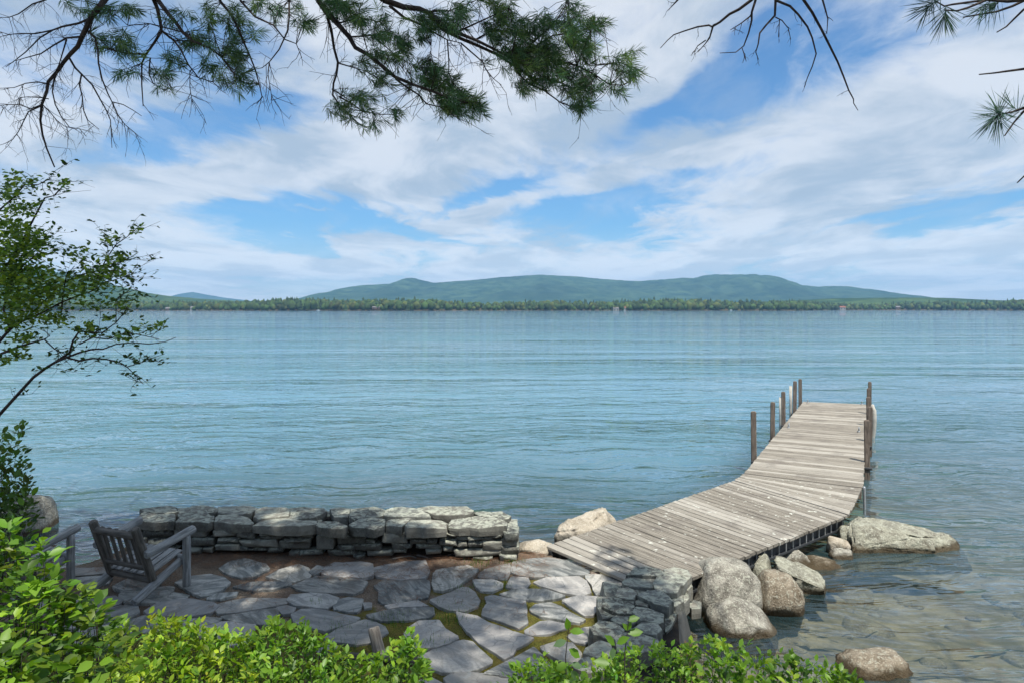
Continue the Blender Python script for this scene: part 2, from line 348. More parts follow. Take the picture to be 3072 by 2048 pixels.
def wob(X, Y): return np.sin(X * 1.7 + .6 * np.sin(Y * 1.3)) * np.sin(Y * 2.1 + .8 * np.sin(X * .9)) + .5 * np.sin(X * 4.3 + Y * 3.1) * np.sin(Y * 5.3 - X * 2.2)
def sstep(a, b, v): t = np.clip((v - a) / (b - a), 0, 1); return t * t * (3 - 2 * t)
def shore_y(X):       # distance of the far shore as a function of x
    return 1480 + 60 * np.sin(X / 210.) + 30 * np.sin(X / 77. + 1) + 420 * sstep(560, 900, X) - 280 * sstep(1050, 1300, X)
def zground(X, Y):
    X = np.asarray(X, float); Y = np.asarray(Y, float)
    sd = poly_sd(X, Y, LAND)
    bank = .305 + .33 * np.maximum(0, 4.75 - Y - .25 * np.maximum(0, X - .5)) * sstep(0, -.8, sd) + .10 * np.maximum(0, -X - 6.0)
    bank = np.minimum(bank, 2.4) + .02 * wob(X * 1.3, Y * 1.3) * (Y < 4.6)
    bed = -.22 - (.085 + .20 * sstep(2.3, .2, X - .5 * (Y - 8))) * np.maximum(sd, 0) - .004 * np.maximum(sd - 6, 0) ** 1.4 + .05 * wob(X, Y)
    bed = np.maximum(bed, -7)
    near = bank + (bed - bank) * sstep(-.08, .22, sd)
    s = Y - shore_y(X)
    far = np.where(s > -40, -7 + 7.6 * sstep(-40, 2, s) + .045 * np.clip(s, 0, 320), -9)
    return np.where(Y > 1000, np.maximum(np.minimum(near, -7 + 0 * Y), far), near)
def zg(x, y): return float(zground(np.array([x]), np.array([y]))[0])
def axis(lo, hi, a, b, step, grow=1.16):
    v = list(np.arange(a, b + 1e-6, step)); s = step
    while v[-1] < hi: s *= grow; v.append(v[-1] + s)
    s = step
    while v[0] > lo: s *= grow; v.insert(0, v[0] - s)
    return np.array(v)
def grid_mesh(name, xs, ys, zf, smooth=True):
    X, Y = np.meshgrid(xs, ys); Z = zf(X, Y); n, m = X.shape
    V = np.stack([X, Y, Z], -1).reshape(-1, 3); i = np.arange(n * m).reshape(n, m)
    Fq = np.stack([i[:-1, :-1], i[:-1, 1:], i[1:, 1:], i[1:, :-1]], -1).reshape(-1, 4)
    return np_mesh(name, V, Fq, smooth=smooth), X, Y, Z
xs = axis(-11000, 11000, -9, 9, .12, 1.13); ys0 = axis(-60, 900, -2, 13, .12, 1.10)
ys = np.concatenate([ys0[ys0 < 900], np.arange(900, 1360, 60), np.arange(1360, 2300, 22), np.array([2500, 3000, 4000, 6000, 8000, 10600])])
me, *_ = grid_mesh('ground', xs, ys, zground); ground = tag(link('ground', me, M['ground']), kind='structure')

# ------------------------------------------------------------------ water
wx = axis(-9000, 9000, -9, 12, .25, 1.15); wy = axis(-20, 2600, -2, 16, .25, 1.10)
me, X, Y, Z = grid_mesh('lake', wx, wy, lambda X, Y: X * 0.0)
at = me.attributes.new('depth', 'FLOAT', 'POINT')
D = np.where(Y > 60, 7.0, np.maximum(0, -zground(X, Y))).astype(np.float32); at.data.foreach_set('value', D.ravel())
lake = tag(link('lake_water', me, M['water']), kind='structure')

# ------------------------------------------------------------------ far hills
def ridge(name, prof, dist, width, mat, seed, nx=260, back=1.0):
    """prof: (px, py) skyline points; a ridge with that skyline at that distance, sloping to the lake in front and away behind"""
    px = np.array([p[0] for p in prof], float); pz = np.array([(HY - p[1]) / F * dist for p in prof])
    xx = np.linspace((px[0] - CX) / F * dist, (px[-1] - CX) / F * dist, nx); H = np.interp(xx, (px - CX) / F * dist, pz)
    k = np.ones(5) / 5; H = np.convolve(np.pad(H, 1, 'edge'), np.array([.25, .5, .25]), 'valid')
    tt = np.concatenate([np.linspace(-1, 0, 34), np.linspace(0, 1, 14)[1:]]); V = []; n = len(tt)
    for i, t in enumerate(tt):
        for j, x in enumerate(xx):
            prof_s = (.5 + .5 * math.cos(math.pi * min(1, abs(t)))) ** 1.5
            nn = mnoise.fractal(Vector((x / (dist * .09) + seed, t * 2.6, seed)), 1.0, 2.0, 5)
            z = H[j] * prof_s * (1 + .30 * nn * min(1, abs(t) * 3.0)) - 6 * abs(t)
            V.append((x, dist + t * width * (1 if t < 0 else back), z + H[j] * .012 * mnoise.noise(Vector((x / (dist * .006), t * 30, seed)))))
    idx = np.arange(n * nx).reshape(n, nx); Fq = np.stack([idx[:-1, :-1], idx[:-1, 1:], idx[1:, 1:], idx[1:, :-1]], -1).reshape(-1, 4)
    return tag(link(name, np_mesh(name, V, Fq, smooth=True), mat), kind='structure')
ridge('hills_main_ridge', [(820, 932), (900, 905), (960, 890), (1040, 869), (1100, 857), (1185, 851), (1218, 838), (1238, 833), (1262, 839), (1300, 848), (1400, 843), (1500, 831), (1620, 826), (1700, 828), (1800, 836), (1920, 844), (2000, 839), (2030, 836), (2062, 840), (2110, 826), (2140, 823), (2185, 826), (2215, 831), (2245, 829), (2275, 834), (2340, 853), (2420, 863), (2480, 858), (2520, 860), (2560, 872), (2620, 885), (2665, 894), (2715, 908), (2780, 932)], 6200, 2600, M['hill_hazed_green'], 3.0, 420)
ridge('hills_left', [(-900, 800), (-500, 770), (-200, 790), (0, 802), (110, 806), (200, 820), (300, 845), (400, 872), (470, 885), (560, 893), (700, 900), (850, 906), (1000, 925)], 3300, 1300, M['hill_near'], 8.0, 260)
ridge('hills_distant_peak', [(420, 930), (500, 893), (540, 882), (580, 876), (620, 884), (680, 894), (760, 903), (860, 930)], 9600, 700, M['hill_hazed_green'], 5.0, 120)
ridge('hills_right', [(2000, 930), (2120, 912), (2250, 904), (2400, 899), (2500, 893), (2620, 892), (2740, 891), (2850, 893), (2960, 898), (3100, 903), (3400, 900), (3900, 910)], 2900, 800, M['hill_near'], 12.0, 260)

# ------------------------------------------------------------------ far forest (reads as one mass)
def far_forest():
    V, Fc, C = [], [], []; base = 0
    r = np.random.default_rng(5); rows = 9
    ang = np.linspace(0, 2 * math.pi, 7)[:-1]
    for row in range(rows):
        n = 460
        for k in range(n):
            x = -1750 + 3500 * (k + r.random()) / n
            if abs(x) > 1500 and row > 5: continue
            y = float(shore_y(np.array([x]))[0]) + (-1 if row == 0 else 4) + row * 21 + r.random() * (12 if row == 0 else 18)
            z = max(.0, .1 + .045 * (y - float(shore_y(np.array([x]))[0]) )) - .6
            px = CX + x / y * F
            big = 1.22 + .18 * math.sin(px / 170. + 2) + .12 * math.sin(px / 61.)
            con = r.random() < (.34 if row > 0 else .2)
            g = r.random()
            if con:
                h = (11 + 9 * r.random() ** 1.4) * big; rad = h * (.19 + .12 * r.random()); layers = 4
                cc = np.array((.020, .046, .018)) * (.6 + .9 * g)
                for L in range(layers):
                    z0 = z + h * (.10 + .22 * L); z1 = z + h * min(1.0, .46 + .20 * L); rr = rad * (1 - .2 * L)
                    jit = .75 + .5 * r.random(6)
                    for a, j in zip(ang, jit): V.append((x + rr * j * math.cos(a), y + rr * j * math.sin(a), z0 + (r.random() - .5) * h * .06))
                    V.append((x, y, z1)); 
                    for q in range(6): Fc.append((base + q, base + (q + 1) % 6, base + 6)); C.append(cc * (.85 + .3 * r.random()))
                    base += 7
            else:
                h = (7 + 9 * r.random()) * big; rad = h * (.36 + .2 * r.random())
                cc = np.array((.042, .080, .020)) if g < .75 else np.array((.070, .092, .024)); cc = cc * (.5 + .9 * r.random())
                for L, (rz, rr) in enumerate([(.12, .55), (.38, 1.0), (.68, .85), (.92, .4)]):
                    jit = .7 + .6 * r.random(6)
                    for a, j in zip(ang, jit): V.append((x + rad * rr * j * math.cos(a + L * .5), y + rad * rr * j * math.sin(a + L * .5), z + h * (rz + .08 * (r.random() - .5))))
                V.append((x, y, z + h))
                for L in range(3):
                    for q in range(6):
                        a0, a1 = base + L * 6 + q, base + L * 6 + (q + 1) % 6
                        Fc += [(a0, a1, a1 + 6), (a0, a1 + 6, a0 + 6)]; s = .8 + .4 * r.random(); C += [cc * s, cc * s]
                for q in range(6): Fc.append((base + 18 + q, base + 18 + (q + 1) % 6, base + 24)); C.append(cc)
                base += 25
    return np_mesh('far_forest', V, Fc, np.array(C))
tag(link('far_forest', far_forest(), M['forest']), 'mixed green wood along the far shore of the lake', 'forest', kind='stuff')

# ------------------------------------------------------------------ cottages and boats on the far shore
def box_mesh(sx, sy, sz, bev=0.0, z0=True):
    bm = bmesh.new(); bmesh.ops.create_cube(bm, size=1)
    for v in bm.verts: v.co = Vector((v.co.x * sx, v.co.y * sy, (v.co.z + (.5 if z0 else 0)) * sz))
    if bev: bmesh.ops.bevel(bm, geom=bm.edges[:], offset=bev, segments=1, affect='EDGES')
    me = bpy.data.meshes.new('box'); bm.to_mesh(me); bm.free(); return me
def cottage(px, w, h, wallm, roofm, label, up=1.5):
    x = (px - CX) / F * 1480; y = float(shore_y(np.array([x]))[0]) + 3; x = (px - CX) / F * y
    z = max(0.2, zg(x, y)) + up - 1.5; e = empty('cottage', (x, y, z))
    T = lambda dx, dy, dz: Matrix.Translation((x + dx, y + dy, z + dz))
    link('wall', box_mesh(w, 6, h), wallm, e, T(0, 0, -1))
    link('roof', mesh_from([(-w / 2 - .6, -3.6, 0), (w / 2 + .6, -3.6, 0), (w / 2 + .6, 3.6, 0), (-w / 2 - .6, 3.6, 0), (-w / 2 - .6, 0, h * .6), (w / 2 + .6, 0, h * .6)], [(0, 1, 5, 4), (2, 3, 4, 5), (0, 4, 3), (1, 2, 5), (0, 3, 2, 1)]), roofm, e, T(0, 0, h - .98))
    for k in (-1, 1): link('window', box_mesh(w * .22, .12, h * .36), M['pane'], e, T(k * w * .26, -3.02, h * .3 - 1))
    tag(e, label, 'cottage', 'cottages along the far shore')
cottage(506, 11, 5, M['house_brown'], M['roof_grey'], 'brown lakeside cottage, leftmost on the far shore', 1)
cottage(583, 14, 6, M['house_white'], M['roof_grey'], 'white cottage at the water, second from left on far shore', 1)
cottage(1012, 9, 8, M['house_white'], M['roof_red'], 'tall narrow pale cottage with reddish roof on the far shore', 3)
cottage(1128, 15, 4, M['house_brown'], M['roof_grey'], 'low brown cottage among trees under the left end of the mountain ridge', 4)
cottage(1848, 12, 5, M['house_white'], M['roof_grey'], 'wide white cottage on far shore below the ridge saddle', 1)
cottage(1873, 6, 6, M['house_white'], M['roof_red'], 'small white cottage just right of the wide white one', 1)
cottage(2527, 13, 6, M['house_white'], M['roof_red'], 'white cottage on far shore above the dock posts at right', 3)
cottage(2693, 10, 6, M['house_brown'], M['roof_grey'], 'brown cottage under the right tail of the ridge', 4)
cottage(2790, 16, 4, M['house_brown'], M['roof_red'], 'long low cottage farthest right on the far shore', 1)
def boat(px, L, label):
    x = (px - CX) / F * 1440; y = float(shore_y(np.array([x]))[0]) - 26; x = (px - CX) / F * y
    e = empty('boat', (x, y, 0)); a, b = L / 2, .95
    V = [(-a, -b, .9), (a * .5, -b, .9), (a, 0, 1.2), (a * .5, b, .9), (-a, b, .9), (-a, -b * .6, -.2), (a * .45, -b * .6, -.2), (a * .85, 0, -.2), (a * .45, b * .6, -.2), (-a, b * .6, -.2)]
    link('hull', recalc(mesh_from(V, [(0, 1, 2, 3, 4), (9, 8, 7, 6, 5), (0, 5, 6, 1), (1, 6, 7, 2), (2, 7, 8, 3), (3, 8, 9, 4), (4, 9, 5, 0)])), M['boat_white'], e, Matrix.Translation((x, y, 0)))
    link('cabin', box_mesh(L * .3, 1.3, 1.0, .1), M['boat_white'], e, Matrix.Translation((x, y, .93)))
    tag(e, label, 'boat', 'boats moored off the far shore')
boat(955, 8, 'tiny white boat moored left of centre off the far shore')
boat(2193, 7, 'tiny white boat moored off the far shore right of the two cottages')

# ------------------------------------------------------------------ stones
def outline(pts, seg=.10, jit=.012, seed=0):
    r = random.Random(seed); out = []; n = len(pts)
    P = [Vector((p[0], p[1])) for p in pts]
    Q = []
    for i in range(n):                       # soften corners a little
        a, b, c = P[i - 1], P[i], P[(i + 1) % n]
        Q += [b.lerp(a, .07), b.lerp(c, .07)] 
    n = len(Q)
    for i in range(n):
        a, b = Q[i], Q[(i + 1) % n]; k = max(1, int((b - a).length / seg)); nrm = Vector((-(b - a).y, (b - a).x)); nrm = nrm.normalized() if nrm.length > 1e-6 else nrm
        for j in range(k): out.append(a.lerp(b, j / k) + nrm * r.uniform(-jit, jit))
    return out
def slab_mesh(pts, z0, z1, seed=0, jit=.012, relief=.006, edge=.015, belly=0.0, tilt=(0, 0), grow=0.0):
    """a flat stone with an uneven outline, chipped rim and an undulating top; coordinates local to its centre"""
    O = outline(pts, seed=seed, jit=jit); n = len(O); c = sum(O, Vector((0, 0))) / n
    if sum(O[i].x * O[(i + 1) % n].y - O[(i + 1) % n].x * O[i].y for i in range(n)) < 0: O.reverse()
    rad = sum((p - c).length for p in O) / n; O = [c + (p - c) * (1 + grow / rad) for p in O]
    V = []; F_ = []
    rings = [((1.0 - .02) , z0), (1.0 + belly / rad, (z0 * .45 + z1 * .55)), (1.0, z1 - edge), (1 - edge / rad, z1), (.62, z1), (.3, z1)]
    for k, (s, z) in enumerate(rings):
        for p in O:
            q = c + (p - c) * s; dz = 0
            if k >= 2: dz = relief * mnoise.fractal(Vector((q.x * 4, q.y * 4, seed * 3.7)), 1, 2, 3) * (1.3 if k > 3 else .8) + tilt[0] * (q.x - c.x) + tilt[1] * (q.y - c.y)
            if k == 1: dz = random.Random(seed + len(V)).uniform(-.25, .25) * (z1 - z0) * .3
            V.append((q.x - c.x, q.y - c.y, z + dz))
    V.append((0, 0, z1 + relief * mnoise.fractal(Vector((c.x * 4, c.y * 4, seed * 3.7)), 1, 2, 3)))
    for k in range(len(rings) - 1):
        for i in range(n):
            a, b = k * n + i, k * n + (i + 1) % n; F_.append((a, b, b + n, a + n))
    last = (len(rings) - 1) * n
    for i in range(n): F_.append((last + i, last + (i + 1) % n, last + n))
    F_.append(tuple(reversed(range(n))))
    me = mesh_from(V, F_, smooth=False, name='slab'); return me, c
def put_slab(name, pix, ztop, thick, parent, mat, seed, **kw):
    pts = [G(a, b, ztop) for a, b in pix]
    me, c = slab_mesh([(p.x, p.y) for p in pts], -thick, 0, seed, **kw)
    return link(name, me, mat, parent, Matrix.Translation((c.x, c.y, ztop)))
def rock_mesh(sx, sy, sz, seed, sub=3, power=2.6, rough=.12, chips=4, freq=1.3):
    bm = bmesh.new(); bmesh.ops.create_icosphere(bm, subdivisions=sub, radius=1); r = random.Random(seed)
    planes = []
    for k in range(chips):
        nrm = Vector((r.gauss(0, 1), r.gauss(0, 1), r.gauss(.2, .8))).normalized(); planes.append((nrm, r.uniform(.62, .9)))
    for v in bm.verts:
        d = v.co.normalized(); l = (abs(d.x) ** power + abs(d.y) ** power + abs(d.z) ** power) ** (-1 / power)
        p = d * l * (1 + rough * mnoise.fractal(d * freq + Vector((seed * 7.1, seed * 3.3, seed)), 1, 2, 4) + rough * .28 * mnoise.fractal(d * freq * 5 + Vector((seed, seed * 2.1, 0)), 1, 2, 5))
        for nrm, h in planes:
            e = p.dot(nrm) - h
            if e > 0: p -= nrm * e * .85
        v.co = Vector((p.x * sx, p.y * sy, p.z * sz))
    me = bpy.data.meshes.new('rock'); bm.to_mesh(me); bm.free()
    me.polygons.foreach_set('use_smooth', [True] * len(me.polygons)); return me

def block_mesh(sx, sy, sz, seed):
    """a broken block of fieldstone: hull of an uneven box, edges slightly worn"""
    r = random.Random(seed); bm = bmesh.new(); wedge = r.uniform(-.25, .25)
    for i in (-1, 1):
        for j in (-1, 1):
            for k in (-1, 1): bm.verts.new((sx * i * r.uniform(.72, 1.0), sy * j * r.uniform(.8, 1.0), sz * k * (1 + wedge * i) * r.uniform(.72, 1.0)))
    for q in range(5): bm.verts.new((sx * r.uniform(-.9, .9), -sy * r.uniform(.95, 1.15), sz * r.uniform(-.8, .8)))
    for q in range(3): bm.verts.new((sx * r.uniform(-.7, .7), sy * r.uniform(-.9, .6), sz * r.uniform(.95, 1.12)))
    bmesh.ops.convex_hull(bm, input=bm.verts[:]); bmesh.ops.delete(bm, geom=[v for v in bm.verts if not v.link_faces], context='VERTS')
    bmesh.ops.dissolve_limit(bm, angle_limit=R(9), verts=bm.verts[:], edges=bm.edges[:])
    bmesh.ops.bevel(bm, geom=bm.edges[:], offset=min(sx, sy, sz) * .16, segments=1, affect='EDGES', clamp_overlap=True)
    me = bpy.data.meshes.new('stone'); bm.to_mesh(me); bm.free(); return me
# ------------------------------------------------------------------ patio
PB = np.array([(-6.3, 4.5), (-6.3, 6.9), (-5.75, 7.45), (-4.95, 7.85), (-4.6, 8.4), (.0, 8.3), (.28, 8.25), (.55, 8.12), (1.33, 7.08), (1.5, 6.7), (1.35, 5.9), (1.0, 4.9), (.8, 4.3)])
def patio_bed():
    gx, gy = np.arange(-6.5, 1.7, .045), np.arange(4.2, 8.6, .045); X, Y = np.meshgrid(gx, gy); sd = poly_sd(X, Y, PB)
    Z = .326 + .006 * wob(X * 3, Y * 3) + .004 * wob(X * 9 + 3, Y * 8) + rng.normal(0, .0025, X.shape); Z = np.where(sd > -.03, Z - .10, Z)
    n, m = X.shape; i = np.arange(n * m).reshape(n, m); Fq = np.stack([i[:-1, :-1], i[:-1, 1:], i[1:, 1:], i[1:, :-1]], -1).reshape(-1, 4)
    keep = (sd.ravel()[Fq] < .06).all(1); return np_mesh('patio', np.stack([X, Y, Z], -1).reshape(-1, 3), Fq[keep], smooth=True)
patio = tag(link('patio', patio_bed(), M['soil']), kind='structure')
FLAGS = [(ZC, [(225,450),(190,360),(205,270),(240,230),(400,195),(590,175),(715,225),(660,290),(560,345),(430,430),(320,460)]),
 (ZC, [(745,270),(800,220),(940,185),(1085,155),(1095,215),(1060,335),(880,320),(750,300)]),
 (ZC, [(1140,130),(1330,95),(1560,80),(1770,120),(2005,240),(1990,280),(1750,290),(1400,305),(1200,280),(1125,240)]),
 (ZC, [(670,340),(900,340),(1000,380),(990,430),(870,475),(770,470),(710,430)]), (ZC, [(1065,420),(1125,310),(1310,325),(1320,375),(1270,440),(1150,440)]),
 (ZC, [(1400,370),(1560,310),(1900,305),(1985,360),(2035,480),(1920,520),(1700,480),(1480,410)]),
 (ZF, [(255,175),(480,185),(715,270),(690,330),(580,390),(385,430),(320,300),(265,230)]),
 (ZC, [(1000,515),(1120,465),(1280,450),(1520,455),(1720,525),(1640,555),(1480,580),(1250,575),(1080,540)]),
 (ZC, [(810,550),(880,525),(1080,560),(1275,600),(1280,680),(1295,830),(1195,900),(1130,880),(780,750),(800,670),(830,630)]),
 (ZC, [(175,575),(380,500),(530,435),(610,440),(680,490),(725,570),(690,660),(560,700),(380,690),(270,640)]),
 (ZC, [(1350,690),(1420,635),(1580,612),(1680,650),(1820,740),(1960,795),(1900,835),(1700,810),(1480,765),(1380,725)]),
 (ZC, [(1730,580),(1920,530),(2140,545),(2150,640),(2060,745),(1970,750),(1820,660),(1740,600)]),
 (ZC, [(480,725),(600,755),(720,770),(860,850),(1140,950),(1355,1015),(1290,1060),(1170,1130),(1120,1210),(1020,1250),(900,1170),(760,1090),(620,960),(540,870),(500,790)]),
 (ZC, [(1285,940),(1450,840),(1560,825),(1750,870),(1740,910),(1580,965),(1380,990),(1300,970)]),
 (ZC, [(40,1240),(270,1140),(380,1090),(550,1062),(640,1080),(740,1160),(870,1290),(860,1320),(700,1380),(540,1420),(300,1410),(60,1340)]),
 (ZC, [(810,1435),(1170,1250),(1375,1140),(1470,1240),(1560,1365),(1480,1440),(1180,1480),(1000,1460)]),
 (ZC, [(350,1500),(440,1450),(600,1430),(900,1460),(1120,1500),(1120,1580),(900,1640),(400,1600)]),
 (ZC, [(1475,1130),(1640,1075),(1820,1090),(1920,1200),(1900,1290),(1760,1320),(1620,1240),(1500,1160)]),
 (ZC, [(1790,1000),(1960,910),(2060,900),(2090,960),(1990,1090),(1850,1060)]), (ZC, [(50,1530),(160,1500),(290,1555),(290,1650),(60,1650)]),
 (ZC, [(-130,975),(-60,890),(20,835),(260,825),(320,910),(460,990),(470,1030),(330,1090),(200,1130),(0,1120),(-140,1060)]),
 (ZB, [(20,355),(160,280),(430,195),(560,240),(620,300),(600,370),(370,430),(230,415),(80,380)]), (ZB, [(620,290),(720,210),(790,230),(770,290),(670,335)]),
 (ZB, [(840,230),(960,170),(1090,170),(1300,160),(1470,180),(1490,340),(1350,370),(1100,365),(900,345),(790,310)]),
 (ZB, [(1530,240),(1700,195),(2000,150),(2230,140),(2280,280),(2240,375),(1900,405),(1760,390),(1560,350)]),
 (ZB, [(375,490),(560,410),(680,370),(900,372),(1200,388),(1390,440),(1330,540),(1220,600),(900,588),(650,585),(480,540)]),
 (ZB, [(310,700),(370,620),(600,600),(840,610),(1000,670),(950,740),(850,800),(650,790),(420,765)]),
 (ZB, [(945,780),(1000,700),(1150,665),(1350,690),(1320,790),(1260,860),(1130,855),(990,825)]),
 (ZB, [(1530,500),(1650,430),(2280,420),(2290,560),(2240,650),(1900,720),(1660,745),(1590,690),(1600,560)]),
 (ZB, [(1440,900),(1650,850),(1900,810),(2310,805),(2330,880),(2250,940),(1980,980),(1640,980),(1500,940)]),
 (ZB, [(360,900),(500,830),(720,820),(1000,880),(1280,940),(1240,990),(1050,1050),(800,1120),(600,1080),(400,1000)]),
 (ZB, [(830,1220),(1050,1080),(1380,980),(1520,1010),(1650,1080),(1680,1150),(1480,1290),(1250,1310),(1000,1280)]),
 (ZB, [(1700,770),(1900,740),(2100,705),(2250,780),(1900,790),(1750,810)]), (ZB, [(1370,740),(1460,740),(1460,790),(1390,800)]),
 (ZB, [(160,800),(280,780),(380,800),(360,860),(240,880)]), (ZB, [(740,1400),(830,1340),(960,1345),(940,1411),(760,1450)]),
 (ZA, [(1550,70),(1650,10),(1800,-20),(2010,40),(2030,80),(1900,150),(1750,165),(1600,110)]),
 (ZA, [(1105,220),(1250,160),(1450,140),(1590,175),(1640,215),(1580,270),(1480,330),(1340,350),(1200,280)]),
 (ZA, [(1430,370),(1520,330),(1700,320),(1690,350),(1560,380),(1440,385)]), (ZA, [(1700,260),(1880,210),(2240,215),(2240,240),(2100,280),(1900,300),(1780,280)]),
 (ZA, [(480,250),(650,165),(860,190),(940,230),(820,270),(600,290),(500,280)]),
 (ZA, [(550,330),(600,300),(850,285),(1020,255),(1080,265),(1060,310),(1215,340),(1170,380),(900,420),(600,420),(560,390)]),
 (ZA, [(800,510),(900,440),(1070,400),(1250,385),(1470,420),(1510,460),(1430,520),(1280,550),(1000,555),(850,540)]),
 (ZA, [(1530,440),(1800,375),(2200,380),(2200,430),(1900,490),(1700,520),(1560,530),(1515,490)]),
 (ZA, [(1570,560),(1750,530),(1980,490),(2120,480),(2130,600),(1980,640),(1750,620),(1640,590)]),
 (ZA, [(1290,700),(1450,640),(1600,610),(1900,650),(1870,730),(1810,820),(1600,860),(1400,780)]),
 (ZA, [(240,590),(400,490),(560,455),(700,460),(725,520),(600,590),(420,630),(260,610)]),
 (ZA, [(100,710),(200,665),(330,700),(440,740),(530,800),(470,880),(250,880),(120,820)]), (ZA, [(290,670),(460,635),(495,660),(440,690),(340,685)]),
 (ZA, [(480,690),(640,600),(780,555),(900,570),(1100,590),(1150,640),(800,720),(580,725)]), (ZA, [(1180,600),(1400,570),(1540,580),(1500,620),(1300,670),(1200,660)]),
 (ZA, [(90,170),(250,160),(420,150),(440,180),(400,230),(200,250),(90,240)]), (ZA, [(180,400),(330,380),(480,360),(550,400),(500,440),(350,490),(230,500),(190,450)]),
 (ZA, [(-20,990),(100,965),(270,990),(230,1110),(120,1190),(-60,1150)]), (ZA, [(-120,600),(60,590),(180,600),(130,660),(-80,690)]),
 (ZA, [(-260,420),(-80,380),(140,400),(160,470),(-60,540),(-240,520)]), (ZA, [(-300,800),(-120,740),(70,760),(90,860),(-80,920),(-280,900)]),
 (ZA, [(70,70),(250,75),(400,60),(420,120),(250,135),(80,150)])]
for i, (zn, pts) in enumerate(FLAGS):
    r = random.Random(i)
    put_slab('flagstone', zp(zn, pts), .352 + r.uniform(-.006, .008), .06, patio, M['flagstone'], i + 1, jit=.008, relief=.0025, edge=.004, grow=.022, tilt=(r.uniform(-.006, .006), r.uniform(-.006, .006)))

# ------------------------------------------------------------------ long stone wall behind the patio
wall = empty('stone_wall', (-2.3, 8.4, .33))
WA, WB = Vector((-4.55, 8.24)), Vector((.02, 7.98))
def wall_y(x): return WA.y + (WB.y - WA.y) * (x - WA.x) / (WB.x - WA.x)
def face_pt(px, py):
    s = (px - CX) / F; k = (WB.y - WA.y) / (WB.x - WA.x); d = (WA.y - k * WA.x) / (1 - k * s); return s * d, d, CAMZ - (py - HY) * d / F
core = bmesh.new()
cv = [(WA.x + .10, 8.34), (WB.x - .10, 8.10), (WB.x - .06, 8.72), (WA.x + .10, 8.90)]
link('core', recalc(mesh_from([(x, y, .1) for x, y in cv] + [(x, y, .60) for x, y in cv], [(0, 1, 5, 4), (1, 2, 6, 5), (2, 3, 7, 6), (3, 0, 4, 7), (4, 5, 6, 7), (3, 2, 1, 0)])), M['dark_earth'], wall)
FD = [(90,395,500,500),(200,505,470,600),(500,385,910,470),(650,480,1000,590),(680,600,850,680),(980,390,1280,470),(1030,485,1290,555),(1000,560,1320,638),(1270,405,1500,490),(1320,505,1760,590),(1540,395,2035,475),(1565,460,1820,505),(1850,485,2180,540),(1790,520,2150,625),(2040,435,2200,490),(2010,355,2240,400),(2210,390,2350,440),(1640,595,1830,670),(1890,650,2030,725),(2030,635,2310,700),(860,600,990,660),(1300,600,1640,650),(100,610,560,690),(-10,370,100,470),(-20,480,190,590)]
FE = [(-40,440,185,600),(195,420,560,545),(550,495,660,540),(330,395,760,425),(215,545,460,610),(400,535,750,615),(105,605,440,680),(400,655,540,700),(560,610,880,690),(720,415,1020,530),(1010,415,1215,440),(1310,425,1395,460),(1060,490,1260,545),(850,535,1080,600),(870,605,1020,640),(1140,545,1425,600),(1240,600,1450,655),(1260,490,1390,540),(1390,490,1610,555),(1490,410,1610,445),(1450,570,1570,630),(1610,510,1740,570),(1740,450,2020,495),(1960,425,2140,470),(1740,500,1930,570),(1910,500,2210,610),(1570,590,2200,690),(1610,450,1750,500),(1800,690,2050,725),(1020,445,1300,490)]
for zn, L in ((ZD, FD), (ZE, FE)):
    for k, (a, b, c, d) in enumerate(L):
        (p0, q0), (p1, q1) = zp(zn, [(a, b), (c, d)])
        x0, y0, z1 = face_pt(p0, q0); x1, y1, z0 = face_pt(p1, q1); sd = hash((a, b)) % 97 + k
        z0 = max(z0, .30)
        r = random.Random(sd); dep = .14 + .05 * r.random()
        me = block_mesh((x1 - x0) / 2 * 1.10, dep, max(.018, (z1 - z0) / 2) * 1.16, sd)
        link('stone', me, M['wall_stone'], wall, Matrix.Translation(((x0 + x1) / 2, (y0 + y1) / 2 + dep * .72 + r.uniform(-.02, .025), (z0 + z1) / 2)) @ Matrix.Rotation(r.uniform(-.04, .04), 4, 'Y'))
for k in range(11):                           # stones of the lake side and the right-hand end
    r = random.Random(k + 50); yy = 8.06 + (k % 3) * .26 + r.uniform(-.04, .04); zz = .36 + (k // 3) * .085
    link('stone', block_mesh(.11, .15, .055, k + 300), M['wall_stone'], wall, Matrix.Translation((WB.x - .06 + r.uniform(-.02, .03), yy, zz)))
for k in range(26):
    r = random.Random(k + 90); xx = -4.4 + (k % 13) * .345
    link('stone', block_mesh(.18, .14, .12, k + 400), M['wall_stone'], wall, Matrix.Translation((xx + r.uniform(-.04, .04), wall_y(xx) + .74, .28 + (k // 13) * .22)))
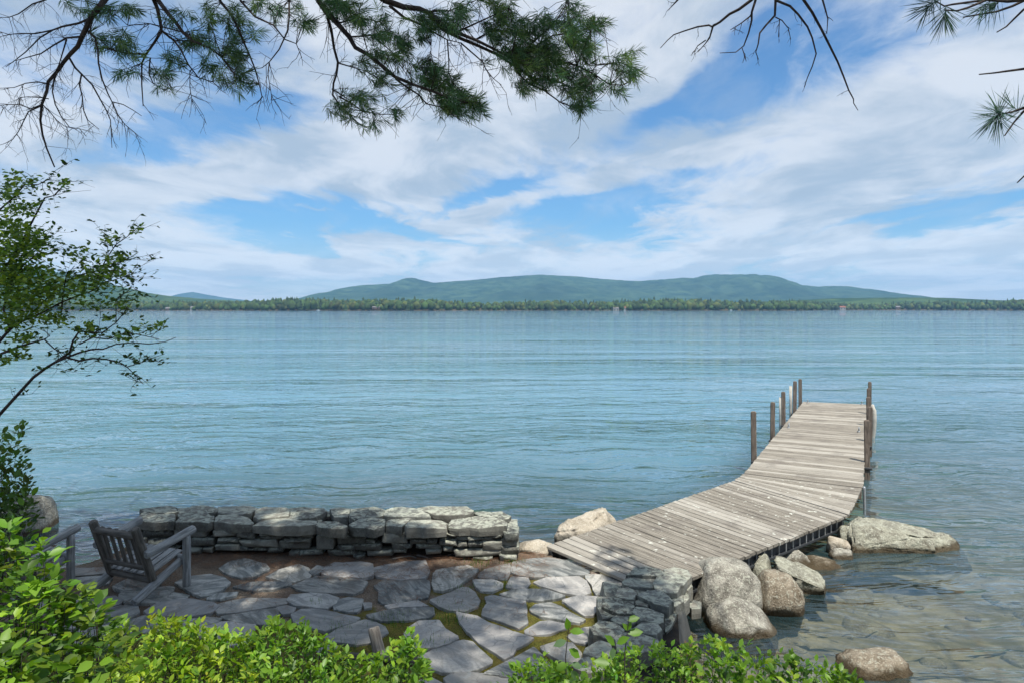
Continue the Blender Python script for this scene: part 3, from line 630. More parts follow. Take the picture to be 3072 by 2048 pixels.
CAPS = [(ZD,[(30,265),(110,185),(320,195),(510,215),(505,295),(250,300),(60,290)]),(ZD,[(520,290),(560,200),(700,172),(900,190),(970,230),(975,280),(900,310),(530,305)]),(ZD,[(985,270),(1060,225),(1200,210),(1400,240),(1440,300),(1430,320),(1200,320),(990,300)]),
 (ZD,[(1450,330),(1560,265),(1880,240),(2050,272),(2240,300),(2230,340),(1990,365),(1700,350)]),(ZD,[(100,145),(250,110),(400,100),(520,130),(540,175),(380,185),(110,185)]),(ZD,[(545,160),(700,115),(860,105),(1000,130),(1010,165),(920,185),(570,195)]),
 (ZD,[(1030,130),(1150,110),(1420,100),(1500,140),(1440,190),(1250,210),(1040,185)]),(ZD,[(1505,140),(1600,115),(1850,120),(1910,155),(1885,220),(1550,258),(1475,240)]),(ZD,[(1920,130),(2050,120),(2330,125),(2352,160),(2240,240),(2000,260),(1890,235)]),
 (ZE,[(110,140),(230,120),(360,140),(340,230),(160,225)]),(ZE,[(345,240),(380,150),(640,115),(735,140),(720,200),(550,235),(400,262)]),(ZE,[(745,150),(940,105),(1100,115),(1260,190),(1300,225),(900,235),(770,225)]),
 (ZE,[(1135,125),(1270,100),(1700,110),(1800,160),(1780,195),(1500,215),(1330,198),(1200,150)]),(ZE,[(1810,165),(1900,150),(2150,165),(2230,210),(2230,260),(2150,270),(1900,222)]),
 (ZE,[(-60,300),(60,265),(220,290),(320,340),(290,380),(0,345)]),(ZE,[(340,330),(440,262),(640,240),(750,270),(750,330),(650,370),(400,352)]),(ZE,[(765,290),(850,245),(1000,245),(1065,252),(1000,300),(978,345),(800,340)]),
 (ZE,[(990,335),(1080,268),(1300,248),(1440,272),(1495,310),(1485,360),(1200,370),(1020,360)]),(ZE,[(1505,340),(1560,252),(1850,226),(2150,275),(2200,300),(2180,345),(1900,355)])]
for k, (zn, pts) in enumerate(CAPS):
    r = random.Random(k + 5)
    put_slab('cap_stone', zp(zn, pts), .715 + r.uniform(-.012, .015), .105, wall, M['wall_stone'], k + 70, jit=.020, relief=.022, edge=.006, belly=.004, grow=.008, tilt=(r.uniform(-.04, .04), r.uniform(-.05, .03)))
tag(wall, 'long low dry-stacked fieldstone wall with flat cap stones at the back of the patio', 'stone wall')

# ------------------------------------------------------------------ short stone pier by the ramp
pier = empty('stone_wall', (1.2, 5.9, .33))
pv = [(.50, 4.6), (1.10, 4.6), (1.38, 5.6), (1.62, 6.75), (1.08, 6.9), (.84, 5.9)]
link('core', recalc(mesh_from([(x, y, -.4) for x, y in pv] + [(x, y, .46) for x, y in pv], [(i, (i + 1) % 6, (i + 1) % 6 + 6, i + 6) for i in range(6)] + [(0, 1, 2, 3, 4, 5), (6, 7, 8, 9, 10, 11)])), M['dark_earth'], pier)
PIER = [([(770,170),(860,90),(1000,70),(1150,90),(1240,150),(1220,180),(960,180)],.66,.10),([(1250,110),(1400,85),(1560,130),(1590,180),(1540,230),(1480,190),(1280,165)],.64,.11),([(720,270),(780,200),(1000,188),(1135,200),(1120,300),(1080,340),(820,320),(740,300)],.60,.10),
 ([(1125,290),(1150,198),(1300,172),(1500,195),(1530,250),(1470,310),(1410,380),(1250,380),(1150,340)],.63,.12),([(620,440),(680,360),(800,335),(890,390),(890,450),(860,500),(740,490)],.60,.16),([(890,380),(930,345),(1000,360),(1000,410),(930,450)],.54,.1),
 ([(910,450),(1060,380),(1170,370),(1330,460),(1340,520),(1290,580),(1150,550)],.62,.11),([(450,570),(480,490),(700,475),(830,500),(850,600),(830,650),(640,665)],.58,.12),([(405,620),(450,585),(635,672),(620,710),(450,740)],.52,.16),([(860,520),(940,480),(1040,560),(1010,590),(880,550)],.56,.08),
 ([(860,660),(880,590),(1050,600),(1220,660),(1235,760),(1150,790),(930,760)],.59,.12),([(580,760),(680,690),(870,685),(950,740),(830,800),(700,810)],.53,.12),([(320,860),(400,780),(620,790),(720,880),(700,960),(560,1000),(380,950)],.56,.2),([(830,860),(950,790),(1150,800),(1200,880),(1120,940),(950,900)],.58,.12),
 ([(620,1000),(720,930),(1000,950),(1140,1000),(1190,1100),(900,1180),(650,1150)],.60,.14),([(250,1110),(420,1020),(560,1080),(600,1200),(400,1260),(240,1200)],.58,.2),([(110,1370),(180,1250),(330,1200),(480,1260),(470,1370),(250,1430)],.58,.2),([(0,1480),(150,1450),(300,1530),(280,1600),(0,1620)],.54,.2),
 ([(1290,560),(1400,470),(1480,420),(1500,520),(1380,590)],.50,.16),([(1490,310),(1570,290),(1600,340),(1540,370),(1490,360)],.48,.14),([(1430,400),(1530,390),(1560,480),(1480,560),(1420,520)],.44,.14),([(1545,560),(1610,500),(1715,530),(1700,600),(1600,610)],.20,.10),([(1240,700),(1320,600),(1400,620),(1360,820),(1260,900)],.42,.2)]
for k, (pts, z, th) in enumerate(PIER):
    r = random.Random(k + 33)
    put_slab('stone', zp(ZF, pts), .57 + (z - .57) * .55, th, pier, M['wall_stone'], k + 140, jit=.014, relief=.016, edge=.005, belly=.003, grow=.010, tilt=(r.uniform(-.05, .05), r.uniform(-.06, .04)))
for k in range(16):                           # lower courses on the water side
    r = random.Random(k + 700); t = (k % 8) / 7; x, y = 1.02 + .50 * t, 4.9 + 1.85 * t
    link('stone', block_mesh(.13, .17, .09, k + 500), M['wall_stone'], pier, Matrix.Translation((x + r.uniform(-.03, .03), y, .02 + (k // 8) * .2)))
for k in range(7):
    r = random.Random(k + 720); t = k / 6; x, y = .52 + .50 * t, 4.75 + 2.05 * t
    link('stone', block_mesh(.12, .17, .085, k + 540), M['wall_stone'], pier, Matrix.Translation((x + r.uniform(-.03, .03), y, .40)))
sl = [(1.62, 6.42, .46), (1.30, 5.62, .44), (1.44, 5.55, -.25), (1.84, 6.72, -.25)]; sl = [Vector(p) for p in sl]; nrm = Vector((-.06, .03, -.01))
link('leaning_slab', recalc(mesh_from(sl + [p + nrm for p in sl], [(0, 1, 2, 3), (7, 6, 5, 4), (0, 4, 5, 1), (1, 5, 6, 2), (2, 6, 7, 3), (3, 7, 4, 0)])), M['slate'], pier)
tag(pier, 'short dark stacked-stone wall at the water edge beside the ramp', 'stone wall')

# ------------------------------------------------------------------ boulders
def boulder(name, pxc, ztop, d, wpx, depth, mat, label, seed, base=-.35, power=2.3, rough=.12, chips=3, rot=0, tilt=(0, 0), sub=4, cat='boulder'):
    x = (pxc - CX) / F * d; w = wpx / F * d; h = (ztop - base) / 2
    me = rock_mesh(w / 2, depth / 2, h, seed, sub, power, rough, chips)
    o = link(name, me, mat, None, Matrix.Translation((x, d, base + h)) @ Matrix.Rotation(rot, 4, 'Z') @ Matrix.Rotation(tilt[0], 4, 'Y') @ Matrix.Rotation(tilt[1], 4, 'X'))
    return tag(o, label, cat)
def hull_rock(pts, mat, label, seed, rough=.018, sub=3, fine=.5):
    """an angular rock: hull of the given points, then worn and roughened"""
    bm = bmesh.new()
    for p in pts: bm.verts.new(p)
    res = bmesh.ops.convex_hull(bm, input=bm.verts[:]); bmesh.ops.delete(bm, geom=[v for v in bm.verts if not v.link_faces], context='VERTS')
    bmesh.ops.bevel(bm, geom=bm.edges[:], offset=.035, segments=2, affect='EDGES', clamp_overlap=True)
    bmesh.ops.triangulate(bm, faces=bm.faces[:])
    for _ in range(sub):
        E = [e for e in bm.edges if e.calc_length() > .045]
        if E: bmesh.ops.subdivide_edges(bm, edges=E, cuts=1); bmesh.ops.triangulate(bm, faces=bm.faces[:])
    bm.normal_update(); c = sum((v.co for v in bm.verts), Vector()) / len(bm.verts)
    off = [(v, v.normal.copy() * rough * (mnoise.fractal(v.co * 5 + Vector((seed, 0, 0)), 1, 2, 4) + fine * mnoise.fractal(v.co * 17 + Vector((0, seed, 0)), 1, 2, 3))) for v in bm.verts]
    for v, o in off: v.co += o
    for v in bm.verts: v.co -= c
    me = bpy.data.meshes.new('rock'); bm.to_mesh(me); bm.free(); me.polygons.foreach_set('use_smooth', [True] * len(me.polygons))
    return tag(link('boulder', me, mat, None, Matrix.Translation(c)), label, 'boulder')
boulder('boulder', 2165, .50, 7.5, 232, .80, M['granite_grey'], 'largest rounded grey granite boulder between the short wall and the ramp', 61, power=2.3, chips=1, rough=.12)
boulder('boulder', 2224, .285, 6.98, 188, .50, M['granite_grey'], 'smaller lumpy grey boulder in the water in front of the largest one', 62, power=2.3, chips=2, rough=.18)
boulder('boulder', 2326, .365, 7.50, 162, .62, M['granite_brown'], 'rounded brown boulder with pale specks right of the largest grey boulder', 13, power=2.3, chips=3, rough=.12)
boulder('boulder', 2623, .125, 6.22, 205, .52, M['granite_brown'], 'low wet brown boulder just breaking the water at bottom right', 16, power=2.3, chips=3, rough=.2, base=-.3)
boulder('boulder', 76, .50, 10.1, 165, .75, M['granite_grey'], 'grey boulder at the shore behind the left shrubs', 17, power=2.6, chips=4, rough=.13)
boulder('boulder', 1604, .44, 8.30, 110, .30, M['granite_cream'], 'small cream rock between the long wall and the ramp', 19, power=2.4, chips=3, rough=.14, base=.15)
boulder('boulder', 2283, .30, 8.25, 80, .35, M['granite_lichen'], 'small round mossy rock under the ramp edge behind the brown boulder', 20, power=2.2, chips=3, rough=.14)
boulder('boulder', 2440, .07, 8.75, 170, .55, M['granite_brown'], 'low flat brown rock awash below the ramp edge', 21, power=2.5, chips=3, rough=.2, base=-.3)
boulder('boulder', 2515, .23, 9.15, 66, .26, M['granite_cream'], 'white stone wedged under the far ramp corner', 22, power=2.3, chips=3, rough=.15, base=-.1)
boulder('boulder', 2528, .12, 8.95, 74, .24, M['granite_grey'], 'small flat grey stone below the white stone at the ramp corner', 23, power=2.8, chips=3, rough=.15, base=-.2)
boulder('boulder', 2545, .27, 9.45, 60, .3, M['granite_lichen'], 'small lichened stone against the left end of the long boulder', 24, power=2.4, chips=3, rough=.15, base=-.2)
boulder('boulder', 2385, .16, 8.75, 90, .4, M['granite_grey'], 'dark grey rock in the shade beneath the middle of the ramp', 26, power=2.4, chips=3, rough=.15, base=-.3)
hull_rock([W(2550, 1560, 9.5), W(2575, 1546, 9.75), W(2640, 1556, 9.85), W(2740, 1578, 9.75), W(2835, 1602, 9.5), W(2868, 1614, 9.45), W(2870, 1640, 9.25), W(2850, 1600, 9.55), (6.3, 9.3, -.3), W(2555, 1600, 9.25), W(2640, 1592, 9.25), W(2760, 1612, 9.15), (4.55, 9.1, -.3), (6.1, 9.15, -.3), (6.2, 9.5, -.3), (4.7, 10.0, -.3), (5.6, 9.9, -.3), W(2560, 1640, 9.12), W(2800, 1652, 9.1)], M['granite_lichen'], 'long pale lichen-covered boulder lying in the water off the ramp corner', 14, .035)
hull_rock([W(1812, 1517, 9.9), W(1775, 1528, 9.8), W(1690, 1562, 9.6), W(1662, 1596, 9.5), W(1720, 1590, 9.3), W(1760, 1580, 9.35), W(1850, 1556, 9.9), (1.55, 9.9, -.3), (.60, 9.5, -.3), (1.0, 9.25, -.3), (1.55, 9.5, -.3), (1.0, 10.1, -.3), W(1815, 1540, 9.6)], M['granite_cream'], 'angular cream boulder in the water on the left side of the ramp', 25, .03)
hull_rock([W(2322, 1672, 8.15), W(2345, 1668, 8.3), W(2400, 1690, 8.25), W(2455, 1716, 8.1), W(2474, 1740, 7.95), W(2330, 1690, 7.95), W(2400, 1725, 7.85), W(2440, 1745, 7.8), W(2472, 1768, 7.75), W(2335, 1705, 7.8), (3.05, 7.9, -.2), (3.65, 7.9, -.25), (3.7, 8.2, -.2), (3.2, 8.3, -.1)], M['granite_lichen'], 'tilted pale slab-shaped rock lying under the ramp edge', 18, .025)
def bed_stones():
    V, Fc = [], []; base = 0; r = random.Random(3)
    protos = [rock_mesh(1, 1, 1, 800 + k, 2, 2.4, .14, 3) for k in range(5)]
    pv_ = []
    for me in protos:
        pv_.append((np.array([v.co for v in me.vertices]), np.array([p.vertices[:] for p in me.polygons]))); bpy.data.meshes.remove(me)
    n = 0
    while n < 330:
        x, y = r.uniform(-6, 9), r.uniform(2.5, 13); z = zg(x, y)
        if z > -.12: continue
        n += 1; s = r.uniform(.04, .13) * (2.0 if r.random() < .10 else 1); v, f = pv_[n % 5]; a = r.uniform(0, 6.3)
        sc = np.array([s * r.uniform(.8, 1.4), s, min(s * r.uniform(.4, .7), -z * .6)]); q = v * sc
        q = np.stack([q[:, 0] * math.cos(a) - q[:, 1] * math.sin(a) + x, q[:, 0] * math.sin(a) + q[:, 1] * math.cos(a) + y, q[:, 2] + z], 1)
        V.append(q); Fc.append(f + base); base += len(q)
    return np_mesh('lakebed_stones', np.concatenate(V), np.concatenate(Fc), smooth=True)
tag(link('lakebed_stones', bed_stones(), M['bed_stone']), 'scattered pale stones on the shallow lake bed', 'stones', kind='stuff')

# ------------------------------------------------------------------ dock and ramp
def planks(thing, nl, nr, fl, fr, n, mat, seed, gap=.016, over=.02, thick=.035):
    """n boards between the near edge nl-nr and the far edge fl-fr, each cut to its own taper"""
    r = random.Random(seed)
    for k in range(n):
        t0, t1 = k / n, (k + 1) / n; c = [nl.lerp(fl, t0), nr.lerp(fr, t0), nr.lerp(fr, t1), nl.lerp(fl, t1)]
        m = sum(c, Vector()) / 4; ax = ((c[1] + c[2]) - (c[0] + c[3])).normalized(); wd = (c[2] + c[3] - c[0] - c[1]) / 2; wd = wd - ax * wd.dot(ax); w = wd.length; ay = wd.normalized(); az = ax.cross(ay)
        L = ((c[1] + c[2]) - (c[0] + c[3])).length / 2
        dz = r.uniform(-.004, .004); mw = Matrix((ax, ay, az)).transposed().to_4x4(); mw.translation = m + Vector((0, 0, dz)); mw = mw @ Matrix.Diagonal((L, w, thick, 1)); inv = mw.inverted()
        e0, e1 = r.uniform(0, over), r.uniform(0, over); g = gap / 2 * r.uniform(.6, 1.6); V = []; N_ = 5
        for q in range(N_ + 1):
            u = q / N_
            a = c[0].lerp(c[1], u) + ay * (g + r.uniform(-.002, .002)); b = c[3].lerp(c[2], u) - ay * (g + r.uniform(-.002, .002))
            ex = ax * (-e0 if q == 0 else e1 if q == N_ else 0); cup = az * r.uniform(-.0025, .0025)
            V += [inv @ (a + ex - az * thick), inv @ (a + ex + cup - az * .004), inv @ (a + ex + ay * .006 + cup), inv @ (b + ex - ay * .006 + cup), inv @ (b + ex + cup - az * .004), inv @ (b + ex - az * thick)]
        Fc = [(q * 6 + h, q * 6 + (h + 1) % 6, q * 6 + 6 + (h + 1) % 6, q * 6 + 6 + h) for q in range(N_) for h in range(6)] + [(5, 4, 3, 2, 1, 0), tuple(N_ * 6 + h for h in range(6))]
        link('plank', recalc(mesh_from(V, Fc, name='plank')), mat, thing, mw)
def beam(name, a, b, w, h, mat, parent, drop=0.0):
    ax = (b - a).normalized(); ay = Vector((0, 0, 1)).cross(ax).normalized(); az = ax.cross(ay)
    mw = Matrix((ax, ay, az)).transposed().to_4x4(); mw.translation = (a + b) / 2 - az * (drop + h / 2)
    me = box_mesh((b - a).length, w, h, min(w, h) * .08, False); return link(name, me, mat, parent, mw)
def log(name, p0, p1, r0, r1, mat, parent, sides=12, seed=0, taper_end=.25):
    p0, p1 = Vector(p0), Vector(p1); L = (p1 - p0).length; az = (p1 - p0).normalized(); ax = az.orthogonal().normalized(); ay = az.cross(ax)
    r = random.Random(seed); V, Fc = [], []; rows = 8
    prof = [(0, .78), (.02, .96)] + [(k / rows, 1) for k in range(1, rows)] + [(.98, .96), (1, .78)]
    for (t, s) in prof:
        rad = (r0 + (r1 - r0) * t) * s * (1 + r.uniform(-.03, .03))
        for i in range(sides):
            an = 2 * math.pi * i / sides; q = rad * (1 + .05 * mnoise.noise(Vector((math.cos(an) * 1.5, math.sin(an) * 1.5, t * L * 4 + seed * 5.3))))
            V.append((q * math.cos(an), q * math.sin(an), t * L))
    n = len(prof)
    for k in range(n - 1):
        for i in range(sides): a_, b_ = k * sides + i, k * sides + (i + 1) % sides; Fc.append((a_, b_, b_ + sides, a_ + sides))
    Fc += [tuple(reversed(range(sides))), tuple(range((n - 1) * sides, n * sides))]
    me = mesh_from(V, Fc, True, 'log'); 
    for p in (me.polygons[-1], me.polygons[-2]): p.use_smooth = False
    mw = Matrix((ax, ay, az)).transposed().to_4x4(); mw.translation = p0; return link(name, me, mat, parent, mw)
ZDK = .33
NL, NR = G(1640, 1637, .41), G(1961, 1775, .41); FL, FR = G(2203, 1440, .345), G(2545, 1543, .345)
ramp = empty('dock_ramp', ((NL + NR) / 2).to_tuple()[:2] + (.33,))
planks(ramp, NL, NR, FL, FR, 34, M['deck_lichen'], 3)
KL, KR = G(2233, 1420, ZDK + .004), G(2585, 1463, ZDK + .004)
planks(ramp, FL + Vector((.01, .02, 0)), FR + Vector((.01, .03, 0)), KL, KR, 7, M['deck_lichen'], 4)
up = Vector((0, 0, 1))
for a, b, i0 in ((NR, FR, .06), (NL, FL, -.06)):
    inn = (NL - NR).normalized() * i0
    beam('side_rail_top', a + inn, b + inn, .05, .03, M['dark_steel'], ramp, .040)
    beam('side_rail_bottom', a + inn, b + inn, .05, .03, M['dark_steel'], ramp, .175)
    link('side_panel', recalc(mesh_from([a + inn * 1.15 - up * .07, b + inn * 1.15 - up * .07, b + inn * 1.15 - up * .175, a + inn * 1.15 - up * .175, a + inn * 1.6 - up * .07, b + inn * 1.6 - up * .07, b + inn * 1.6 - up * .175, a + inn * 1.6 - up * .175], [(0, 1, 2, 3), (7, 6, 5, 4), (0, 4, 5, 1), (1, 5, 6, 2), (2, 6, 7, 3), (3, 7, 4, 0)])), M['dark_steel'], ramp)
    for k in range(15):
        p = a.lerp(b, .42 + .56 * k / 14) + inn * .72
        link('rung', box_mesh(.012, .012, .105, 0, True), M['pale_steel'], ramp, Matrix.Translation(p - up * .176))
link('crossbeam', box_mesh(.1, .1, .1), M['post_wood'], ramp, Matrix.Translation((NL + NR) / 2 - up * .17))
log('support_pipe', KR + Vector((.03, -.04, -.42)), KR + Vector((.03, -.02, .03)), .022, .022, M['pale_steel'], ramp)
log('support_pipe', KL + Vector((-.03, -.1, -.9)), KL + Vector((-.03, -.1, -.02)), .03, .03, M['dark_steel'], ramp)
tag(ramp, 'weathered grey plank ramp with lichen spots leading from the patio to the dock', 'dock ramp')

DL, DR = G(2233, 1419, ZDK), G(2588, 1462, ZDK); EL, ER = G(2411, 1204, ZDK), G(2601, 1212, ZDK)
dock = empty('dock', (DL + DR + EL + ER) / 4 - up * .33)
dv = (EL - DL).normalized(); DL2, DR2 = DL + dv * .02, DR + dv * .02
planks(dock, DL2, DR2, EL, ER, 78, M['deck'], 9)
lat = (DR - DL).normalized()
for (a, b) in ((DL2 + lat * .05, EL + lat * .05), (DR2 - lat * .05, ER - lat * .05), ((DL2 + DR2) / 2, (EL + ER) / 2)):
    beam('stringer', a, b, .06, .16, M['post_wood'], dock, .042)
beam('end_board', EL + dv * .03, ER + dv * .03, .04, .18, M['deck'].copy(), dock, .004)
def edge_at(A, B, py): # point on a dock edge whose pixel row is py
    d = (CAMZ - ZDK) * F / (py - HY); t = (d - A.y) / (B.y - A.y); return A.lerp(B, t)
posts = []
for side, A, B, L in ((-1, DL, EL, [(1368, 1233), (1308, 1205), (1264, 1174), (1230, 1142), (1206, 1136)]), (1, DR, ER, [(1384, 1259), (1322, 1219), (1275, 1190), (1240, 1164), (1213, 1144)])):
    for k, (by, ty) in enumerate(L):
        p = edge_at(A, B, by) + lat * side * .07; top = CAMZ - (ty - HY) / F * p.y
        bm = bmesh.new(); bmesh.ops.create_cube(bm, size=1); h = top + 1.6
        for v in bm.verts: v.co = Vector((v.co.x * .098, v.co.y * .098, (v.co.z + .5) * h))
        bmesh.ops.bevel(bm, geom=[e for e in bm.edges], offset=.014, segments=2, affect='EDGES')
        me = bpy.data.meshes.new('post'); bm.to_mesh(me); bm.free()
        ang = math.atan2(dv.y, dv.x); q = random.Random(k + side)
        o = link('post', me, M['post_wood'], dock, Matrix.Translation((p.x, p.y, -1.6)) @ Matrix.Rotation(ang, 4, 'Z') @ Matrix.Rotation(q.uniform(-.012, .012), 4, 'X'))
        posts.append((p, top))
        link('bracket', box_mesh(.13, .13, .05, .01), M['dark_steel'], dock, Matrix.Translation((p.x, p.y, ZDK - .14)) @ Matrix.Rotation(ang, 4, 'Z'))
def tube(name, pts, rads, mat, parent, sides=8, flat=1.0):
    V, Fc = tube_arrays(pts, rads, sides, flat); me = np_mesh(name, V, Fc, smooth=True); return link(name, me, mat, parent)
def tube_arrays(pts, rads, sides=6, flat=1.0):
    P = [Vector(p) for p in pts]; V = []; n = len(P); ref = None
    for i, p in enumerate(P):
        tdir = (P[min(i + 1, n - 1)] - P[max(i - 1, 0)]).normalized()
        if ref is None: ref = tdir.orthogonal().normalized()
        ref = (ref - tdir * ref.dot(tdir)); ref = ref.normalized() if ref.length > 1e-5 else tdir.orthogonal().normalized()
        o2 = tdir.cross(ref)
        for k in range(sides): a = 2 * math.pi * k / sides; V.append(p + (ref * math.cos(a) + o2 * math.sin(a) * flat) * rads[i])
    idx = np.arange(n * sides).reshape(n, sides); nx = np.roll(idx, -1, 1)
    return np.array([v[:] for v in V]), np.stack([idx[:-1], nx[:-1], nx[1:], idx[1:]], -1).reshape(-1, 4)
for k in (2, 3):
    p, top = posts[k]; q = p - lat * .085
    tube('fender', [(q.x, q.y, z) for z in (top - .22, top - .2, top - .15, .5, .3, .02, 0)], [.002, .03, .045, .045, .045, .045, .002], M['white_pad'], dock)
p, top = posts[7]; q = p + lat * .075 + dv * .2
tube('fender', [(q.x + b * lat.x, q.y + b * lat.y, z) for b, z in ((.0, top - .20), (.0, top - .21), (.012, top - .32), (.03, .7), (.038, .45), (.03, .2), (.0, -.05), (-.02, -.35))], [.004, .035, .055, .06, .06, .055, .05, .045], M['white_pad'], dock)
for A, B, by, side in ((DL, EL, 1280, 1), (DL, EL, 1206.5, 1), (DR, ER, 1213, -1), (DR, ER, 1296, -1)):
    p = edge_at(A, B, by) + lat * side * .14
    c_ = link('cleat', box_mesh(.16, .05, .02, .006), M['pale_steel'], dock, Matrix.Translation(p) @ Matrix.Rotation(math.atan2(dv.y, dv.x), 4, 'Z'))
    for s in (-1, 1): link('cleat_foot', box_mesh(.025, .03, .05, .004), M['pale_steel'], c_, Matrix.Translation(p + dv * s * .035 + up * .019))
    tube('cleat_horn', [p + dv * s + up * (.075 + .018 * abs(s) / .1) for s in (-.12, -.06, 0, .06, .12)], [.008, .014, .016, .014, .008], M['pale_steel'], c_)
tag(dock, 'long weathered plank dock with square posts running out into the lake', 'dock')

# ------------------------------------------------------------------ log chairs
def chair(org, fwd, label):
    f = Vector((fwd[0], fwd[1], 0)).normalized(); r_ = Vector((f.y, -f.x, 0)); e = empty('log_chair', org); O = Vector(org)
    P = lambda a, b, z: O + f * a + r_ * b + up * z
    g, dk = M['log_grey'], M['log_dark']
    for s in (-1, 1):
        log('leg', P(.0, .40 * s, 0), P(0, .40 * s, .53), .043, .040, g, e, seed=3 + s)
        log('side_rail', P(.06, .325 * s, .29), P(-.56, .325 * s, .035), .040, .046, g, e, seed=5 + s)
        log('back_post', P(-.31, .30 * s, .12), P(-.53, .30 * s, .75), .044, .044, dk, e, seed=8 + s)
        log('arm', P(.10, .395 * s, .575), P(-.46, .36 * s, .47), .046, .044, g, e, seed=11 + s)
    log('top_rail', P(-.508, -.30, .66), P(-.508, .30, .66), .035, .035, dk, e, seed=20)
    log('lower_rail', P(-.385, -.30, .31), P(-.385, .30, .31), .030, .030, dk, e, seed=21)
    log('stretcher', P(-.335, -.31, .17), P(-.335, .31, .17), .032, .032, dk, e, seed=22)
    log('stretcher', P(.0, -.40, .30), P(.0, .40, .30), .030, .030, g, e, seed=23)
    for k in range(5):
        b = -.20 + .10 * k; a0, a1 = P(-.378, b, .29), P(-.500, b, .70)
        ax = (a1 - a0).normalized(); m = Matrix((r_, ax.cross(r_), ax)).transposed().to_4x4(); m.translation = a0
        link('back_slat', box_mesh(.050, .018, (a1 - a0).length, .004), dk, e, m)
    for k in range(6):
        b = -.25 + .10 * k; a0, a1 = P(-.36, b, .225), P(.05, b, .345); ax = (a1 - a0).normalized(); m = Matrix((r_, ax.cross(r_), ax)).transposed().to_4x4(); m.translation = a0
        link('seat_slat', box_mesh(.078, .02, (a1 - a0).length, .004), g, e, m)
    tag(e, label, 'chair', 'log chairs on the patio')
fw = (.38, .92); lf = G(560, 1757, .352); rr_ = Vector((fw[1], -fw[0], 0)) / math.hypot(*fw)
chair(lf - rr_ * .40, fw, 'rustic grey log armchair seen from behind, nearest the long wall')
lf2 = G(212, 1752, .352); fw2 = (.30, .95); rr2 = Vector((fw2[1], -fw2[0], 0)) / math.hypot(*fw2)
chair(lf2 - rr2 * .40, fw2, 'second log armchair half hidden behind the leafy shrub at left edge')

# ------------------------------------------------------------------ log stake, edging board, sticks
sb = G(1150, 1975, .30); st = empty('log_stake', sb)
log('stake', sb - up * .1, W(1120, 1880, sb.y + .10), .052, .050, M['stake'], st, seed=41)
tag(st, 'short weathered round log stake leaning at the near patio edge', 'log')
eb = empty('edging_log', G(1120, 1972, .33))
log('log_body', G(960, 1962, .36), G(1290, 1985, .36), .035, .03, M['log_dark'], eb, seed=42)
tag(eb, 'dark fallen log lying beside the log stake', 'log')
def stick(pix, z, rad, label):
    pts = [G(a, b, z) + up * random.uniform(0, .015) for a, b in pix]; V, Fc = tube_arrays(pts, [rad * (1 - .6 * i / len(pts)) for i in range(len(pts))], 6)
    tag(link('stick', np_mesh('stick', V, Fc, smooth=True), M['stick']), label, 'stick', 'fallen sticks by the long wall')
stick(zp(ZE, [(850, 735), (940, 712), (1060, 700), (1130, 712)]), .35, .013, 'longest curved grey stick lying in front of the long wall')
stick(zp(ZE, [(1140, 690), (1210, 700), (1280, 720)]), .35, .012, 'short thick stick right of the longest one')
stick(zp(ZE, [(1500, 690), (1560, 665), (1640, 695), (1700, 720)]), .35, .009, 'forked thin stick below the right part of the long wall')
stick(zp(ZE, [(1640, 670), (1690, 695), (1740, 710)]), .35, .007, 'thinnest stick beside the forked one')
def litter():
    V, Fc = [], []; r = np.random.default_rng(2); n = 5200; b = 0
    for k in range(n):
        x, y = r.uniform(-4.7, .4), 8.15 - abs(r.normal(0, .75)) - .0; 
        if y < 4.8: continue
        z = .352 + r.random() * .006; a = r.uniform(0, 6.3); L = r.uniform(.03, .06); w = .0013; dx, dy = math.cos(a), math.sin(a)
        if poly_sd(np.array([x]), np.array([y]), PB)[0] > -.05: continue
        if mnoise.noise(Vector((x * 1.4, y * 1.9, 3))) < -.02 and y < 7.7: continue
        if y < 7.75: z += .004
        V += [(x - dx * L - dy * w, y - dy * L + dx * w, z), (x - dx * L + dy * w, y - dy * L - dx * w, z), (x + dx * L + dy * w, y + dy * L - dx * w, z + .003), (x + dx * L - dy * w, y + dy * L + dx * w, z + .003)]
        Fc.append((b, b + 1, b + 2, b + 3)); b += 4
    return np_mesh('needle_litter', V, Fc, np.array([(.17, .085, .045)]) * r.uniform(.5, 1.4, (len(Fc), 1)))
tag(link('needle_litter', litter(), M['forest']), 'fallen brown pine needles strewn over the patio', 'pine needles', kind='stuff')
def grass():
    V, Fc, C = [], [], []; r = random.Random(8); b = 0
    spots = [(1165, 1862, .09, 60), (1205, 1862, .05, 40), (1000, 1885, .08, 60), (945, 1810, .05, 30), (1300, 1930, .07, 60), (1440, 1690, .10, 120), (1540, 1690, .06, 80), (1505, 1760, .06, 40), (1360, 1850, .10, 120), (1040, 1955, .1, 90), (1395, 1770, .06, 40)]
    for (px, py, sp_, n) in spots:
        c = G(px, py, .33)
        for k in range(n):
            x, y = c.x + r.gauss(0, sp_), c.y + r.gauss(0, sp_); h = r.uniform(.02, .085); a = r.uniform(0, 6.3); l = r.uniform(0, .04); w = .0022
            V += [(x - w, y, .325), (x + w, y, .325), (x + math.cos(a) * l, y + math.sin(a) * l, .33 + h)]; Fc.append((b, b + 1, b + 2)); b += 3; C.append(np.array((.075, .16, .03)) * r.uniform(.6, 1.4))
    return np_mesh('grass', V, Fc, np.array(C))
tag(link('grass', grass(), M['leaf']), 'thin green grass blades growing in the patio joints', 'grass', kind='stuff')

